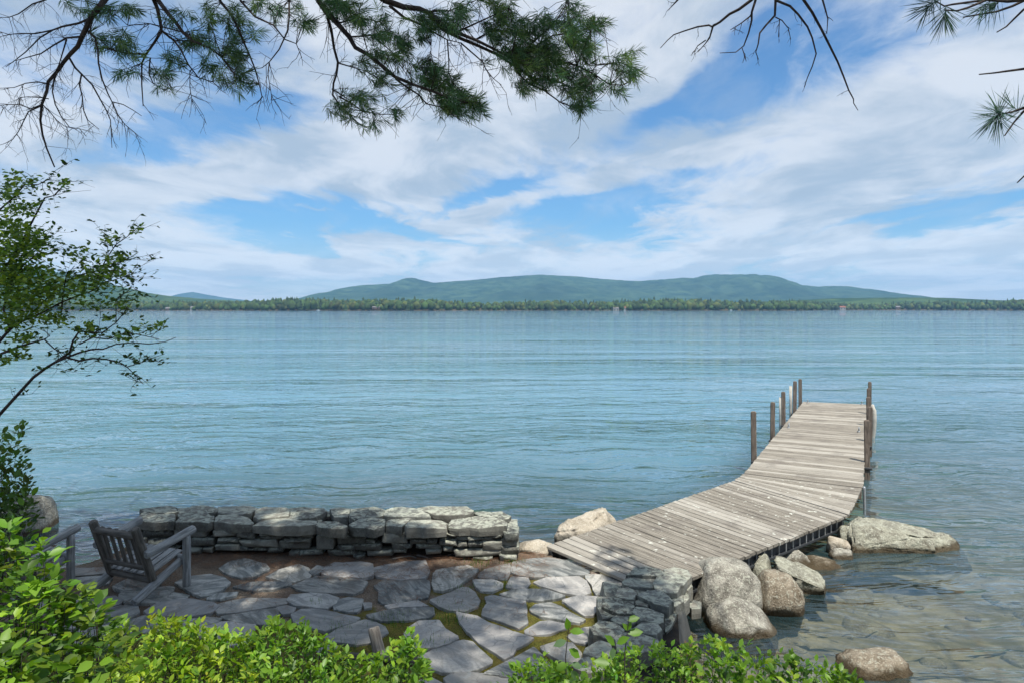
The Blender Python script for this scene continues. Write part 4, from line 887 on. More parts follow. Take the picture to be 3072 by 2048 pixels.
# ------------------------------------------------------------------ leaves
LEAF = np.array([(0, 0, 0), (.28, .30, .05), (.30, .62, .055), (0, 1.0, -.06), (-.28, .30, .05), (-.30, .62, .055), (0, .48, 0)])   # widths along x, length along y
LEAF[:, 0] *= .85
LEAF_F = np.array([(0, 1, 6), (1, 2, 6), (2, 3, 6), (3, 5, 6), (5, 4, 6), (4, 0, 6)])
def frames(D, N):
    """orthonormal frames with y along D and z near N; arrays (n,3)"""
    D = D / np.linalg.norm(D, axis=1, keepdims=True); Xv = np.cross(D, N); Xv /= np.maximum(1e-6, np.linalg.norm(Xv, axis=1, keepdims=True)); Zv = np.cross(Xv, D); return Xv, D, Zv
def leaves_mesh(name, pos, D, N, size, color):
    Xv, Yv, Zv = frames(D, N); n = len(pos)
    V = pos[:, None, :] + size[:, None, None] * (LEAF[None, :, 0:1] * Xv[:, None, :] + LEAF[None, :, 1:2] * Yv[:, None, :] + LEAF[None, :, 2:3] * Zv[:, None, :])
    Fq = (np.arange(n) * 7)[:, None, None] + LEAF_F[None]
    return np_mesh(name, V.reshape(-1, 3), Fq.reshape(-1, 3), np.repeat(color, 6, 0))
def leaf_objs(parent, pos, D, N, size, color, mat, protos):
    Xv, Yv, Zv = frames(D, N)
    for i in range(len(pos)):
        m = Matrix([[*(Xv[i][r_] for r_ in ()), Xv[i][r], Yv[i][r], Zv[i][r], pos[i][r]] for r in range(3)] + [[0, 0, 0, 1]])
        link('leaf', protos[int(np.argmin(((protos_col - color[i]) ** 2).sum(1)))], None, parent, m @ Matrix.Scale(float(size[i]), 4))
protos_col = np.array([(.13, .26, .024), (.18, .33, .03), (.29, .41, .04), (.07, .15, .022), (.14, .23, .11)])
def leaf_protos(mat):
    out = []
    for c in protos_col:
        me = np_mesh('leaf', LEAF, LEAF_F, np.repeat(c[None], 6, 0)); me.materials.append(mat); out.append(me)
    return out
LP = leaf_protos(M['leaf'])
def shrub(label, tips, leaf, per, mat, seed, cols, spread=.20, group=None, singles=300, stem_r=.004, name='shrub', upright=.75, stems=True, base_fn=None, reach=.40, cat='shrub'):
    """tips: world points; each grows a stem from the ground with leafy side twigs near its tip"""
    r = np.random.default_rng(seed); pos, D, N, S, C = [], [], [], [], []; SV, SF = [], []; nb = 0
    c0 = np.mean([t[:] for t in tips], 0); root = empty(name, (c0[0], c0[1], zg(c0[0], c0[1])))
    for ti, tip in enumerate(tips):
        tip = np.array(tip[:]); b = base_fn(tip) if base_fn else np.array((tip[0] + r.normal(0, .08), tip[1] + r.normal(0, .08), 0)); b = np.array(b, float)
        if not base_fn: b[2] = zg(b[0], b[1]) - .02
        L = np.linalg.norm(tip - b); ax = (tip - b) / L
        bend = r.normal(0, .04, 3); pts = [b + (tip - b) * t + bend * math.sin(t * math.pi) for t in (0, .3, .6, .85, 1)]
        v, f = tube_arrays(pts, [stem_r, stem_r * .8, stem_r * .6, stem_r * .4, stem_r * .25], 4); SV.append(v); SF.append(f + nb); nb += len(v)
        ctint = cols[r.integers(len(cols))] * r.uniform(.55, 1.25) * np.array((r.uniform(.75, 1.25), 1, r.uniform(.7, 1.6)))
        for k in range(per):
            t = 1 - (r.random() ** 1.4) * min(.95, reach / L); p0 = b + (tip - b) * t + bend * math.sin(t * math.pi)
            off = r.normal(0, 1, 3); off -= ax * off.dot(ax); off /= np.linalg.norm(off)
            rad = spread * (1 - t) / max(.05, min(.95, reach / L)) * r.random() ** .6 + .006
            p = p0 + off * rad + ax * r.random() * .06
            d = off * r.uniform(.5, 1.1) + np.array((0, 0, upright)) * r.uniform(.4, 1.3) + r.normal(0, .25, 3)
            nrm = np.array((0, 0, 1.)) - .5 * off + r.normal(0, .45, 3)
            pos.append(p); D.append(d); N.append(nrm); S.append(leaf * r.uniform(.40, 1.2)); C.append(np.clip(ctint * r.uniform(.8, 1.25) + (1 if t > .93 else 0) * np.array((.04, .045, 0)), 0, 1))
            if rad > .07 and k % 4 == 0:
                v, f = tube_arrays([p0 - ax * rad * .4, p], [stem_r * .45, stem_r * .25], 3); SV.append(v); SF.append(f + nb); nb += len(v)
    pos, D, N, S, C = map(np.array, (pos, D, N, S, C))
    link('stem', np_mesh('stem', np.concatenate(SV), np.concatenate(SF), smooth=True), M['bark'], root)
    vis = S / pos[:, 1] + np.where((pos[:, 2] - CAMZ) / pos[:, 1] < -.55, -1, 0); order = np.argsort(-vis); k = min(singles, len(order) // 2)
    if k: leaf_objs(root, pos[order[:k]], D[order[:k]], N[order[:k]], S[order[:k]], C[order[:k]], mat, LP)
    rest = order[k:]; fo = link('foliage', leaves_mesh('foliage', pos[rest], D[rest], N[rest], S[rest], C[rest]), mat, root); fo['kind'] = 'stuff'
    return tag(root, label, cat, group)
def contour_tips(cont, n, d0, d1, seed, low=2130, pw=1.0, band=None):
    r = random.Random(seed); out = []; xs_, ys_ = [c[0] for c in cont], [c[1] for c in cont]
    for k in range(n):
        px = r.uniform(xs_[0], xs_[-1]); top = float(np.interp(px, xs_, ys_)); u = r.random() ** pw
        if k < n * .3: u *= .12
        py = top + (low - top) * u; d = d0 + (d1 - d0) * u + r.uniform(-.12, .12); out.append(W(px, py, d))
    return out
GREEN = [np.array((.135, .270, .024)), np.array((.17, .32, .030)), np.array((.10, .215, .024))]
YEL = [np.array((.36, .48, .045)), np.array((.25, .40, .038)), np.array((.17, .30, .03))]
shrub('bright yellow-green blueberry shrub, left half of the bottom centre clump', contour_tips([(230, 1975), (330, 1905), (440, 1850), (520, 1865), (600, 1885), (720, 1915), (780, 1920)], 150, 3.95, 3.15, 1), .046, 34, M['leaf'], 21, YEL, .16)
shrub('mid-green blueberry shrub in front of the log stake', contour_tips([(740, 1925), (830, 1862), (900, 1880), (980, 1930), (1060, 1990), (1110, 1985), (1170, 1945), (1230, 1905), (1275, 1990)], 125, 3.95, 3.2, 2), .046, 34, M['leaf'], 22, GREEN, .15)
shrub('dense low blueberry shrub in front of the short stone wall', contour_tips([(1545, 2010), (1610, 1985), (1690, 2015), (1780, 2000), (1870, 1965), (1960, 1955), (2060, 1945)], 125, 3.9, 3.25, 3), .044, 34, M['leaf'], 23, GREEN, .14)
shrub('glossy-leaved shrub at the water edge, bottom right', contour_tips([(2040, 1950), (2130, 1925), (2200, 1935), (2260, 1960), (2330, 1985), (2400, 1975), (2480, 2010), (2600, 2050)], 95, 3.85, 3.3, 4), .052, 26, M['leaf'], 24, GREEN, .15)
shrub('large-leaved light green shrub at the bottom left corner', contour_tips([(-120, 1560), (0, 1580), (110, 1605), (150, 1690), (190, 1770), (280, 1800), (300, 1850)], 100, 3.0, 2.1, 5, low=2160), .062, 30, M['leaf'], 25, [g_ * k_ for g_ in GREEN + YEL[2:] for k_ in (.6, .95)], .24, upright=.3)
shrub('dark leafy bush at the left edge above the grey boulder', [W(random.uniform(-110, 95) * (1 - .2 * (py < 1320)), py, random.uniform(4.4, 5.2)) for py in [random.uniform(1270, 1580) for _ in range(70)]], .060, 30, M['leaf_far'], 26, [np.array((.055, .12, .025)), np.array((.085, .165, .03))], .20, singles=200, base_fn=lambda t: np.array((-4.1 + .25 * (t[0] + 3.4), t[1] - .1, .3)), reach=.5)
def sapling(base, tip, leaves, label):
    root = empty('sapling', base); b, t = Vector(base), Vector(tip)
    pts = [b.lerp(t, k / 5) + Vector((.02 * math.sin(k * 1.3), 0, 0)) for k in range(6)]; V, Fc = tube_arrays(pts, [.006, .005, .005, .004, .003, .002], 5)
    link('stem', np_mesh('stem', V, Fc, smooth=True), M['bark'], root)
    pos, D, N, S, C = [], [], [], [], []
    for (px, py, a, s) in leaves:
        p = W(px, py, t.y); pos.append(p[:]); D.append((math.cos(a), random.uniform(-.3, .2), math.sin(a))); N.append((random.uniform(-.5, .5), -.6, .8)); S.append(s); C.append(random.choice([(.10, .21, .022), (.13, .22, .10)]))
    leaf_objs(root, *map(np.array, (pos, D, N, S, C)), M['leaf'], LP); return tag(root, label, 'sapling')
q = W(1705, 1870, 3.75); sapling((W(1712, 2060, 3.75).x, 3.75, zg(.3, 3.75)), q, [(1705, 1890, 1.7, .075), (1708, 1892, .1, .085), (1700, 1920, 3.5, .08), (1706, 1945, -.7, .09), (1705, 1985, 3.6, .09), (1712, 1990, -.3, .07), (1712, 2010, -.9, .08), (1706, 2015, 3.9, .07)], 'single-stemmed sapling with broad leaves left of the short stone wall')
q = W(1885, 1850, 3.6); sapling((W(1880, 2060, 3.6).x, 3.6, zg(.6, 3.6)), q, [(1882, 1860, .2, .07), (1884, 1890, 2.2, .05), (1884, 1900, .1, .085), (1884, 1890, 1.2, .05), (1845, 1935, 2.3, .08), (1840, 1940, -1.7, .06), (1830, 1990, 3.0, .09), (1850, 1930, .6, .08)], 'single-stemmed sapling with broad leaves in front of the short stone wall')

# ------------------------------------------------------------------ leaning leafy tree at the left
def polyline(zone, pts, d, seed, wander=.15):
    r = random.Random(seed); P = zp(zone, pts); dd = d; out = []
    for (a, b) in P: out.append(W(a, b, dd)); dd += r.uniform(-wander, wander)
    return out
class Tubes:
    def __init__(s): s.V, s.F, s.n = [], [], 0
    def add(s, pts, r0, r1, sides=5):
        n = len(pts); v, f = tube_arrays(pts, [r0 + (r1 - r0) * i / (n - 1) for i in range(n)], sides); s.V.append(v); s.F.append(f + s.n); s.n += len(v)
    def mesh(s, name): return np_mesh(name, np.concatenate(s.V), np.concatenate(s.F), smooth=True)
def twigs(tb, pts, r, length, n, rad, gens=1, droop=-.3, tips=None):
    for k in range(n):
        i = r.randrange(0, len(pts) - 1); p = pts[i].lerp(pts[i + 1], r.random()); ax = (pts[i + 1] - pts[i]).normalized()
        d = (ax * r.uniform(.3, 1) + Vector((r.gauss(0, .7), r.gauss(0, .7), r.gauss(droop, .5)))).normalized(); L = length * r.uniform(.4, 1.2); q = [p]
        for s in range(3): d = (d + Vector((r.gauss(0, .22), r.gauss(0, .22), r.gauss(droop * .2, .18)))).normalized(); q.append(q[-1] + d * L / 3)
        tb.add(q, rad, rad * .45, 3)
        if tips is not None: tips.append(q)
        if gens: twigs(tb, q, r, length * .5, 2, rad * .6, gens - 1, droop, tips)
lt = empty('leaning_tree', (-5.6, 5.5, zg(-5.6, 5.5)))
LTP = [([(-700,1980),(-300,1800),(-60,1590),(0,1530),(100,1420),(200,1310),(280,1250),(330,1220),(400,1190),(480,1160),(560,1140),(620,1140),(700,1110),(800,1100),(900,1110),(1000,1095),(1060,1070)],.015),([(330,1220),(420,1160),(440,1090),(480,1030),(540,1040),(620,1040),(700,980),(750,920),(790,870)],.010),([(400,1190),(480,1210),(560,1195),(640,1200),(720,1220),(770,1250),(820,1300),(865,1350)],.009),([(770,1245),(820,1230),(870,1215),(905,1180)],.004),
 ([(-500,1600),(-120,1260),(0,1170),(100,1130),(200,1100),(270,1080),(300,1060),(260,1020)],.014),([(-400,1400),(-60,1160),(0,1090),(60,1020),(140,970),(250,870),(310,810),(370,740)],.016),([(140,970),(240,930),(370,860),(470,820),(560,790),(640,740),(690,700)],.009),([(370,920),(380,820),(400,700),(450,640)],.007),([(270,1085),(330,1140),(400,1175)],.006),([(480,1110),(560,1070),(650,1080),(760,1040),(870,1060),(960,1080)],.006),
 ([(560,790),(600,680),(640,600),(700,510),(760,470),(830,410)],.006),([(450,700),(560,680),(680,640),(760,600)],.005),([(640,740),(720,715),(800,690)],.004),([(700,980),(700,850),(740,810),(830,780)],.004),([(-300,1200),(-60,800),(0,690),(100,560),(180,400),(270,230),(330,215),(400,140)],.014),([(-200,700),(-60,380),(0,300),(80,230),(150,150),(230,150),(310,110)],.010),([(100,560),(200,500),(280,480)],.005),([(60,1020),(20,900),(60,760),(140,640),(230,560)],.009)]
tb = Tubes(); r = random.Random(12); lines = []
for k, (pts, rad) in enumerate(LTP):
    P = polyline(S1, pts, 5.5, 30 + k, .08); lines.append(P); tb.add(P, rad, .0025, 6)
    tt = []; twigs(tb, P[3:] if len(P) > 8 else P[1:], r, .24, 9, .0024, 1, 0.0, tt); lines += tt
link('branch', tb.mesh('branch'), M['bark'], lt)
pos, D, N, S, C = [], [], [], [], []
def add_leaf(p, s, c):
    a = r.uniform(0, 6.3); pos.append(p[:]); D.append((math.cos(a), math.sin(a) * .8, r.uniform(-.3, .9))); N.append((r.gauss(0, .5), r.gauss(-.2, .5), 1.0)); S.append(s); C.append(np.array(c) * r.uniform(.6, 1.35))
for (cx, cy, rx, ry, n) in [(90,100,50,40,10),(150,150,120,50,30),(40,200,60,60,25),(130,300,120,50,40),(60,400,90,60,60),(150,460,140,70,80),(90,560,120,80,120),(220,520,100,80,60),(80,700,120,100,150),(230,700,120,90,90),(100,850,120,80,110),(250,830,120,70,60),(60,980,80,60,50),(180,960,120,50,40),(380,780,120,70,60),(540,740,130,70,80),(620,680,100,50,45),(470,580,80,60,25),(690,600,100,40,28),(740,690,70,30,14),(660,480,40,40,12),(830,430,30,40,8),(390,150,30,40,8),(720,870,70,40,20),(540,880,80,30,14),(340,960,110,50,40),(130,1080,80,40,20),(520,1030,80,40,25),(650,960,40,20,8),(740,1080,60,30,10),(870,1020,80,40,12),(960,1000,30,30,6),(110,1170,60,40,14),(30,1200,40,30,10),(-120,700,150,250,200),(-300,600,150,300,160)]:
    for k in range(int(n * 3.6)):
        a, b = r.gauss(0, .55), r.gauss(0, .55); (x, y), = zp(S1, [(cx + a * rx, cy + b * ry)]); add_leaf(W(x, y, 5.5 + r.gauss(0, .28)), r.uniform(.030, .060), r.choice([(.12, .22, .03), (.17, .27, .035), (.08, .16, .025), (.24, .34, .04)]))
for L in lines[18:]:
    for k in range(2): i = r.randrange(1, len(L)); add_leaf(L[i], r.uniform(.03, .055), (.05, .11, .022))
pos, D, N, S, C = map(np.array, (pos, D, N, S, C)); order = np.argsort(-S); k = 300
leaf_objs(lt, pos[order[:k]], D[order[:k]], N[order[:k]], S[order[:k]], C[order[:k]], M['leaf'], leaf_protos(M['leaf_far']))
fo = link('crown', leaves_mesh('crown', pos[order[k:]], D[order[k:]], N[order[k:]], S[order[k:]], C[order[k:]]), M['leaf_far'], lt); fo['kind'] = 'stuff'
tag(lt, 'leaning small-leaved tree reaching over the water from the left edge', 'tree')

# ------------------------------------------------------------------ pines
class Needles:
    def __init__(s): s.P, s.D, s.L, s.Wd, s.C = [], [], [], [], []
    def tuft(s, p, ax, r, n=46, L=.10, w=.0018, col=(.030, .075, .040), shoot=.09):
        p = np.array(p[:]); ax = np.array(ax[:]); ax = ax / (np.linalg.norm(ax) + 1e-9); u = r.random(n)
        base = p + ax * (u[:, None] - .5) * shoot; rad = r.normal(0, 1, (n, 3)); rad -= (rad @ ax)[:, None] * ax; rad /= np.linalg.norm(rad, axis=1, keepdims=True)
        d = ax * (.35 + .9 * u[:, None]) + rad * (.95 - .35 * u[:, None]) + np.array((0, 0, -.10)); d /= np.linalg.norm(d, axis=1, keepdims=True)
        s.P.append(base); s.D.append(d); s.L.append(L * r.uniform(.7, 1.15, n)); s.Wd.append(np.full(n, w)); s.C.append(np.array(col) * r.uniform(.6, 1.5) * r.uniform(.75, 1.25, (n, 1)))
    def mesh(s, name, seed):
        P, D, L, Wd, C = map(np.concatenate, (s.P, s.D, s.L, s.Wd, s.C)); r = np.random.default_rng(seed); n = len(P)
        side = np.cross(D, r.normal(0, 1, (n, 3))); side /= np.linalg.norm(side, axis=1, keepdims=True); side *= Wd[:, None]
        tip = P + D * L[:, None]; V = np.stack([P - side * .7, P + side * .7, P + D * L[:, None] * .6 + side, tip, P + D * L[:, None] * .6 - side], 1).reshape(-1, 3)
        b = (np.arange(n) * 5)[:, None]; Fq = np.concatenate([b + np.array([[0, 1, 2]]), b + np.array([[0, 2, 4]]), b + np.array([[4, 2, 3]])], 1).reshape(-1, 3)
        return np_mesh(name, V, Fq, np.repeat(C, 3, 0))
def trunk(root, x, y, h, r0):
    z0 = zg(x, y) - .2; pts = [Vector((x + .12 * math.sin(k * .8), y + .1 * math.sin(k * .6 + 1), z0 + h * k / 12)) for k in range(13)]
    V, Fc = tube_arrays(pts, [r0 * (1.35 if k == 0 else 1) * (1 - .8 * k / 12) for k in range(13)], 14); link('trunk', np_mesh('trunk', V, Fc, smooth=True), M['bark'], root); return pts
nr = np.random.default_rng(77); r = random.Random(77)
pine = empty('pine_tree', (-1.9, -1.4, zg(-1.9, -1.4))); tp1 = trunk(pine, -1.9, -1.4, 15, .22)
GT1 = [([(740,0),(690,70),(640,130),(605,210),(580,260),(550,330),(500,380),(450,440),(410,500),(340,580),(330,650),(295,740),(285,850),(300,950),(330,1050),(385,1180)],.022,1),([(640,130),(560,165),(440,190),(370,215),(280,270),(180,370),(90,440),(40,475)],.009,0),([(580,260),(470,270),(380,320),(290,380),(180,410),(110,430)],.008,0),([(370,215),(250,240),(150,238),(60,245),(0,225)],.006,0),([(325,0),(230,30),(130,100),(60,125),(0,125)],.006,1),([(470,280),(440,380),(410,480),(340,580)],.006,0),
 ([(485,405),(530,480),(580,530),(650,600),(700,690),(750,780),(780,850),(785,950),(790,1045)],.008,0),([(620,220),(670,270),(690,350),(695,450),(720,560),(760,660),(790,720),(870,740),(940,780),(1000,820)],.008,0),([(790,720),(830,810),(880,880),(960,945)],.005,0),([(575,530),(560,600),(580,680),(590,780),(620,850),(700,915)],.006,0),([(410,500),(380,570),(370,650),(390,740),(430,820),(490,900),(560,910),(610,965)],.006,0),([(330,590),(260,580),(180,590),(100,620),(0,625)],.005,0),
 ([(295,740),(220,770),(140,740),(60,740),(0,745)],.005,0),([(290,750),(200,790),(170,850),(130,930),(90,985),(35,1015)],.005,0),([(345,700),(280,690),(200,685),(140,690),(140,730)],.004,0),([(300,740),(350,790),(400,850),(450,890),(540,915)],.004,0)]
GT1G = [([(1085,0),(1110,60),(1130,150),(1140,220),(1090,300),(1030,385),(1000,450),(1000,600),(1010,750)],.016,1),([(1120,10),(1180,90),(1240,160),(1290,230),(1360,290),(1480,340),(1560,400),(1650,520),(1670,600)],.017,1),([(1140,220),(1230,290),(1280,360),(1330,460),(1400,550),(1500,580),(1560,630)],.009,0),([(1340,500),(1340,620),(1360,740)],.004,0),([(1560,20),(1620,90),(1680,200),(1720,300),(1760,390),(1800,490),(1830,600),(1850,690),(1810,735)],.011,1),
 ([(2040,0),(2040,120),(2030,220),(1970,350),(1900,440),(1850,480),(1800,490)],.008,1),([(1900,440),(1890,520),(1910,640),(1920,710)],.004,0),([(1700,10),(1800,120),(1930,180),(2010,280),(2090,310),(2130,410)],.009,1),([(1000,450),(940,470),(900,520)],.005,0),([(1060,410),(1050,520),(1080,590),(1150,635),(1210,620)],.006,0),([(1030,385),(900,380),(780,350),(700,280),(630,230)],.008,0),([(1290,230),(1180,200),(1060,170),(900,180),(780,70)],.006,0)]
GT2 = [([(560,0),(700,50),(800,60),(870,90),(950,160),(1050,220),(1180,270),(1300,330),(1420,390),(1480,400)],.024,1),([(870,90),(960,200),(1080,260),(1200,310),(1330,370),(1450,450),(1550,520),(1640,540),(1760,560),(1900,640),(1960,700)],.016,0),([(1450,480),(1530,560),(1640,610),(1750,690),(1830,720),(1900,690)],.009,0),([(1480,400),(1600,400),(1750,420),(1860,440),(1990,510),(2080,570),(2170,575),(2250,530)],.010,0),([(1990,440),(2080,430),(2160,420),(2220,450),(2260,510)],.006,0),
 ([(1480,390),(1600,300),(1700,240),(1850,220),(1950,190),(2030,150)],.009,0),([(1560,290),(1640,220),(1720,140),(1780,50),(1800,0)],.009,0),([(870,90),(900,70),(1000,75),(1090,40),(1190,0)],.009,0),([(600,40),(700,120),(820,170),(900,220),(990,270),(1080,290)],.012,0),([(990,270),(1000,400),(1000,490),(1030,560),(1080,610)],.006,0),([(880,210),(880,310),(880,400),(920,460)],.004,0),([(1080,290),(1230,420),(1250,470),(1300,530),(1355,575)],.006,0),
 ([(120,0),(180,90),(250,160),(330,250),(370,320),(460,370),(560,450),(640,520),(760,570),(880,610),(1000,660),(1100,690),(1210,690)],.022,1),([(640,530),(720,590),(800,640),(850,700),(940,720),(1010,760),(1060,800)],.008,0),([(430,350),(520,420),(600,500),(700,540),(830,600),(960,640),(1080,640)],.013,0),([(185,120),(210,200),(230,330),(255,420),(245,500),(225,560),(220,640),(260,700),(320,760),(380,820),(440,860),(500,840)],.012,0),([(260,650),(350,700),(420,750),(530,770),(620,770),(670,760)],.007,0),([(215,600),(280,640),(340,680),(440,670)],.006,0),([(255,425),(340,450),(440,480),(520,520)],.006,0),
 ([(250,160),(400,120),(540,150),(690,280)],.007,0),([(330,250),(490,240),(650,380),(830,480)],.007,0),([(1050,220),(1200,150),(1330,90),(1400,60)],.008,0),([(1180,270),(1300,200),(1500,230),(1650,330)],.008,0)]
tb = Tubes(); segs = []
def limb(zone, pts, rad, conn, d, seed, tp, anchor_h, live, tw=7, tl=.22):
    P = polyline(zone, pts, d, seed, .10 if live else .07)
    if conn:
        h = anchor_h + (seed % 5) * .35; i = min(range(len(tp)), key=lambda k: abs(tp[k].z - h)); s = tp[i]
        p1 = P[0] + (P[0] - P[1]).normalized() * .5 + up * .25; mid = s.lerp(p1, .55) + up * .35
        tb.add([s, s.lerp(mid, .5) + up * .12, mid, p1, P[0]], rad * 2.4, rad, 8)
    tb.add(P, rad, max(.002, rad * .22), 7); tt = []
    twigs(tb, P, r, tl, tw, .0028 if live else .0022, 1, -.25 if live else -.45, tt); segs.append((P, tt, live))
sd = 100
for zone, G_, d, live, tw, tl in ((T1, GT1, 5.0, False, 11, .20), (T1, GT1G, 5.2, True, 8, .24), (T2, GT2, 5.2, True, 9, .26)):
    for (pts, rad, conn) in G_: limb(zone, pts, rad, conn, d, sd, tp1, 7.6, live, tw, tl); sd += 1
nd = Needles()
E1 = [(640,60,80,60),(700,270,70,50),(860,260,100,60),(850,350,130,60),(930,520,70,50),(1130,510,90,50),(1180,600,60,30),(1230,420,70,60),(1330,270,130,60),(1440,300,100,40),(1470,90,70,70),(1450,170,60,40),(1650,130,80,110),(1650,250,60,50),(1600,350,90,70),(1700,440,110,90),(1720,540,90,60),(1650,600,80,60),(1480,490,80,60),(1830,30,100,40),(1950,80,70,60),(2100,90,50,50),(2160,180,40,40),(1800,230,50,50),(800,70,150,50),(960,40,60,30),(1200,130,50,40),(1300,100,60,40),(460,10,50,15)]
E2 = [(250,40,130,70),(400,120,90,70),(540,150,50,50),(490,240,60,50),(690,280,60,80),(650,380,80,60),(520,340,50,40),(830,210,60,90),(830,120,70,50),(1000,140,150,60),(1080,60,100,50),(1350,90,90,80),(1320,200,110,80),(1500,230,130,90),(1500,330,150,90),(1450,400,150,80),(1600,420,160,90),(1650,330,110,90),(1630,120,70,60),(1800,80,60,60),(1740,180,90,60),(1830,250,120,60),(1950,180,90,60),(1900,350,110,70),(1770,500,170,90),(1880,600,110,90),(1500,540,80,70),(1910,690,60,60),(2150,420,80,70),(2220,500,60,50),(2080,590,30,50),(2150,600,30,40),(880,480,110,90),(900,560,150,80),(1000,640,150,80),(1100,720,120,60),(1180,690,60,60),(960,720,70,50),(440,680,60,40),(370,650,70,40),(280,720,70,60),(340,780,50,30),(490,830,45,45),(640,760,50,40),(520,520,60,60),(420,420,60,40),(200,30,60,40),(30,160,45,45),(590,250,60,50),(1290,20,60,30)]
allpts = np.array([q[:] for P, tt, live in segs if live for q in P])
for zone, EL_, dens, grow in ((T1, E1, .0017, (.15, -.35)), (T2, E2, .0028, (.55, -.25))):
    for (cx, cy, rx, ry) in EL_:
        n = max(3, int(rx * ry * dens))
        for k in range(n):
            a, b = r.gauss(0, .52), r.gauss(0, .52); (x, y), = zp(zone, [(cx + a * rx, cy + b * ry)]); p = W(x, y, 5.2 + r.gauss(0, .22))
            ax = np.array((grow[0] + r.gauss(0, .45), r.gauss(.1, .5), grow[1] + r.gauss(0, .35)))
            nd.tuft(p, ax, nr, 34, .086, .0020, r.choice([(.05, .120, .055), (.06, .14, .06), (.10, .17, .05)]))
            i = int(np.argmin(((allpts - np.array(p[:])) ** 2).sum(1))); q = Vector(allpts[i])
            if (q - p).length < .5: tb.add([q, q.lerp(p, .5) + Vector((0, 0, r.uniform(-.03, .03))), p], .0030, .0018, 3)
# crown over the terrace: boughs above the picture that shade the patio
SHADE = np.array([(-7.5, 4.6), (-7.0, 8.8), (-4.5, 9.4), (-2.4, 9.3), (-1.5, 8.5), (-.75, 7.95), (.0, 7.6), (.5, 7.35), (.95, 7.1), (1.5, 6.8), (1.35, 5.4), (1.1, 4.5), (-.4, 4.6), (-2.0, 4.7), (-3.2, 4.5), (-4.4, 4.4)])
def in_view(p): return p.y > .2 and (CAMZ - p.z) / p.y * F + HY > -60 and abs(p.x / p.y) < .85
def crown(tp, n, seed, hmin, hmax, reach, az_c, az_s, shade, keep_out=.08):
    r = random.Random(seed); made = 0; guard = 0; lim = []
    for k in range(26):
        h = r.uniform(hmin, hmax); s = min(tp, key=lambda q: abs(q.z - h)); az = r.gauss(az_c, az_s); L = reach * r.uniform(.55, 1.1) * (1.15 - .5 * (h - hmin) / (hmax - hmin))
        pts = [s + Vector((math.cos(az) * L * t, math.sin(az) * L * t, .5 * t * L * .3 - .16 * L * t * t + r.uniform(-.1, .1))) for t in (0, .2, .4, .6, .8, 1)]
        if any(in_view(q - up * .25) for q in pts): continue
        tb.add(pts, .05, .012, 6); lim.append(pts)
    while made < n and guard < n * 30:
        guard += 1; pts = r.choice(lim); t = r.random() ** .7 * 4.99; i = int(t); p = pts[i].lerp(pts[i + 1], t - i); spread = .25 + .75 * (1 - abs(t / 5 - .55))
        q = p + Vector((r.gauss(0, spread), r.gauss(0, spread), r.gauss(0, .22)))
        if in_view(q): continue
        kk = (q.z - .35) / SUN.z; gx, gy = q.x - SUN.x * kk, q.y - SUN.y * kk
        if shade is not None and gy > 1.0:
            sdv = float(poly_sd(np.array([gx]), np.array([gy]), shade)[0])
            if sdv > -.10 + r.gauss(0, keep_out): continue
            if mnoise.noise(Vector((gx * 1.7, gy * 1.7, 4.2))) > .36: continue          # gaps between boughs
        nd.tuft(q, (r.gauss(0, 1), r.gauss(0, 1), r.gauss(.2, .3)), nr, 22, .13, .0055, (.03, .075, .04), .12); made += 1
        if made % 5 == 0: tb.add([p, p.lerp(q, .5) + Vector((0, 0, .03)), q], .006, .003, 3)
crown(tp1, 9800, 5, 8.6, 13.5, 8.4, R(96), .70, SHADE)
SHADE_B = np.array([(-8.6, 7.6), (-8.6, 11.0), (-5.8, 10.9), (-4.0, 9.5), (-2.4, 9.4), (-1.5, 8.5), (-1.3, 7.6)])
crown(tp1, 4500, 6, 9.5, 13.0, 10.5, R(112), .26, SHADE_B)
link('branch', tb.mesh('branch'), M['bark'], pine); fo = link('needles', nd.mesh('needles', 1), M['needle'], pine); fo['kind'] = 'stuff'
tag(pine, 'pine tree whose long needled boughs hang across the top left and centre', 'tree', 'pine trees over the terrace')

pine2 = empty('pine_tree', (4.4, -1.2, zg(4.4, -1.2))); tp2 = trunk(pine2, 4.4, -1.2, 13, .20); tb = Tubes(); nd = Needles(); segs = []
GT3 = [([(640,0),(560,60),(500,90),(440,140),(390,170),(370,160),(300,170),(220,195),(150,220),(110,255),(65,305)],.010,1),([(395,170),(375,240),(345,280),(300,330)],.006,0),([(350,255),(300,290),(275,330)],.004,0),([(665,0),(640,80),(640,130),(620,210),(590,290),(540,330),(440,335)],.008,1),([(635,100),(570,150),(505,190)],.005,0),([(580,305),(600,370)],.003,0),([(790,0),(785,100),(730,160),(690,210),(680,280),(665,330),(682,375)],.008,1),([(790,110),(830,130),(870,180),(885,250)],.004,0),([(815,120),(808,235)],.003,0),
 ([(795,5),(880,40),(930,90),(990,170),(1020,240),(1045,340),(1020,420),(990,490),(970,550)],.008,1),([(965,0),(1020,80),(1080,190),(1130,290),(1180,390),(1220,490),(1250,570),(1280,625),(1280,650),(1308,695)],.009,1),([(1085,0),(1105,70),(1118,120),(1112,215)],.006,1),([(175,0),(125,55)],.006,1)]
for (pts, rad, conn) in GT3: limb(T3, pts, rad, conn, 4.2, sd, tp2, 6.6, False, 3, .07); sd += 1
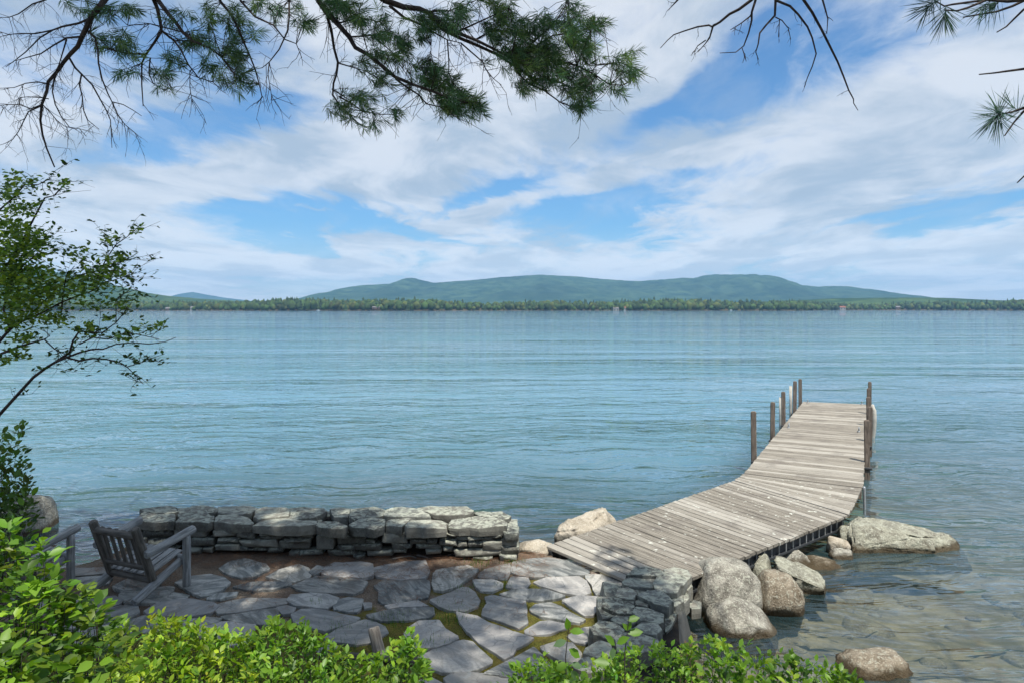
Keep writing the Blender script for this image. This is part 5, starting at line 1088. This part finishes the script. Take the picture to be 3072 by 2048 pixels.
GT4 = [([(2480,-20),(2352,0),(2250,10),(2120,0),(2000,50),(1930,70),(1850,65)],.009),([(2120,0),(1900,30),(1850,40),(1790,5)],.005),([(2480,-30),(2352,5),(2280,40),(2180,75),(2060,95),(1970,110)],.007),([(2440,0),(2352,60),(2290,120),(2240,170),(2180,205)],.006),([(2560,400),(2352,435),(2240,450),(2170,460),(2070,470)],.006),([(2560,600),(2352,680),(2280,705),(2190,725)],.008),([(2500,560),(2352,700),(2290,770),(2230,855)],.006),([(2450,1040),(2352,1110),(2310,1150)],.004)]
for k, (pts, rad) in enumerate(GT4):
    P = polyline(T3, pts, 2.9, 300 + k, .03); tb.add(P, rad, .0025, 6)
    s = min(tp2, key=lambda q: abs(q.z - 5.6)); p0 = P[0]; tb.add([s, s.lerp(p0, .5) + up * .3, p0], .03, rad, 7)
for (x, y, ax, n) in [(1770, 30, (-.75, 0, -.66), 60), (1855, 75, (-.1, .1, -1), 70), (1800, 10, (-1, .1, -.2), 36), (2190, 20, (-.7, 0, -.7), 46), (2110, 30, (-.6, 0, -.5), 30), (2185, 722, (-.7, 0, -.5), 64), (2195, 715, (-.1, 0, .7), 40), (2190, 735, (.1, 0, -.9), 40), (2300, 690, (-.5, 0, .3), 30)]:
    (a, b), = zp(T3, [(x, y)]); nd.tuft(W(a, b, 2.9), ax, nr, n, .115, .0014, (.045, .11, .08), .05)
SH2 = np.array([(.85, 8.35), (1.35, 8.35), (1.55, 7.6), (1.5, 6.9), (1.35, 5.4), (1.1, 4.4), (.8, 4.4), (.85, 6.9), (1.0, 7.4)])
crown(tp2, 1300, 9, 7.0, 11.5, 5.6, R(120), .8, SH2)
link('branch', tb.mesh('branch'), M['bark'], pine2); fo = link('needles', nd.mesh('needles', 2), M['needle'], pine2); fo['kind'] = 'stuff'
tag(pine2, 'pine tree whose bare twigs and needle sprays hang in at top right', 'tree', 'pine trees over the terrace')

# ------------------------------------------------------------------ haze over the lake
def m_haze(t, o):
    v = t.node('ShaderNodeVolumePrincipled', {'Color': (.31, .61, 1.0, 1), 'Density': .92e-4, 'Anisotropy': .1}); t.l.new(v.outputs[0], o.inputs['Volume']); return None
hz = link('haze', box_mesh(27000, 11000, 520), material('haze', m_haze), None, Matrix.Translation((0, 5300, -12))); tag(hz, 'thin pale blue air over the lake and the far hills', 'haze', kind='stuff')
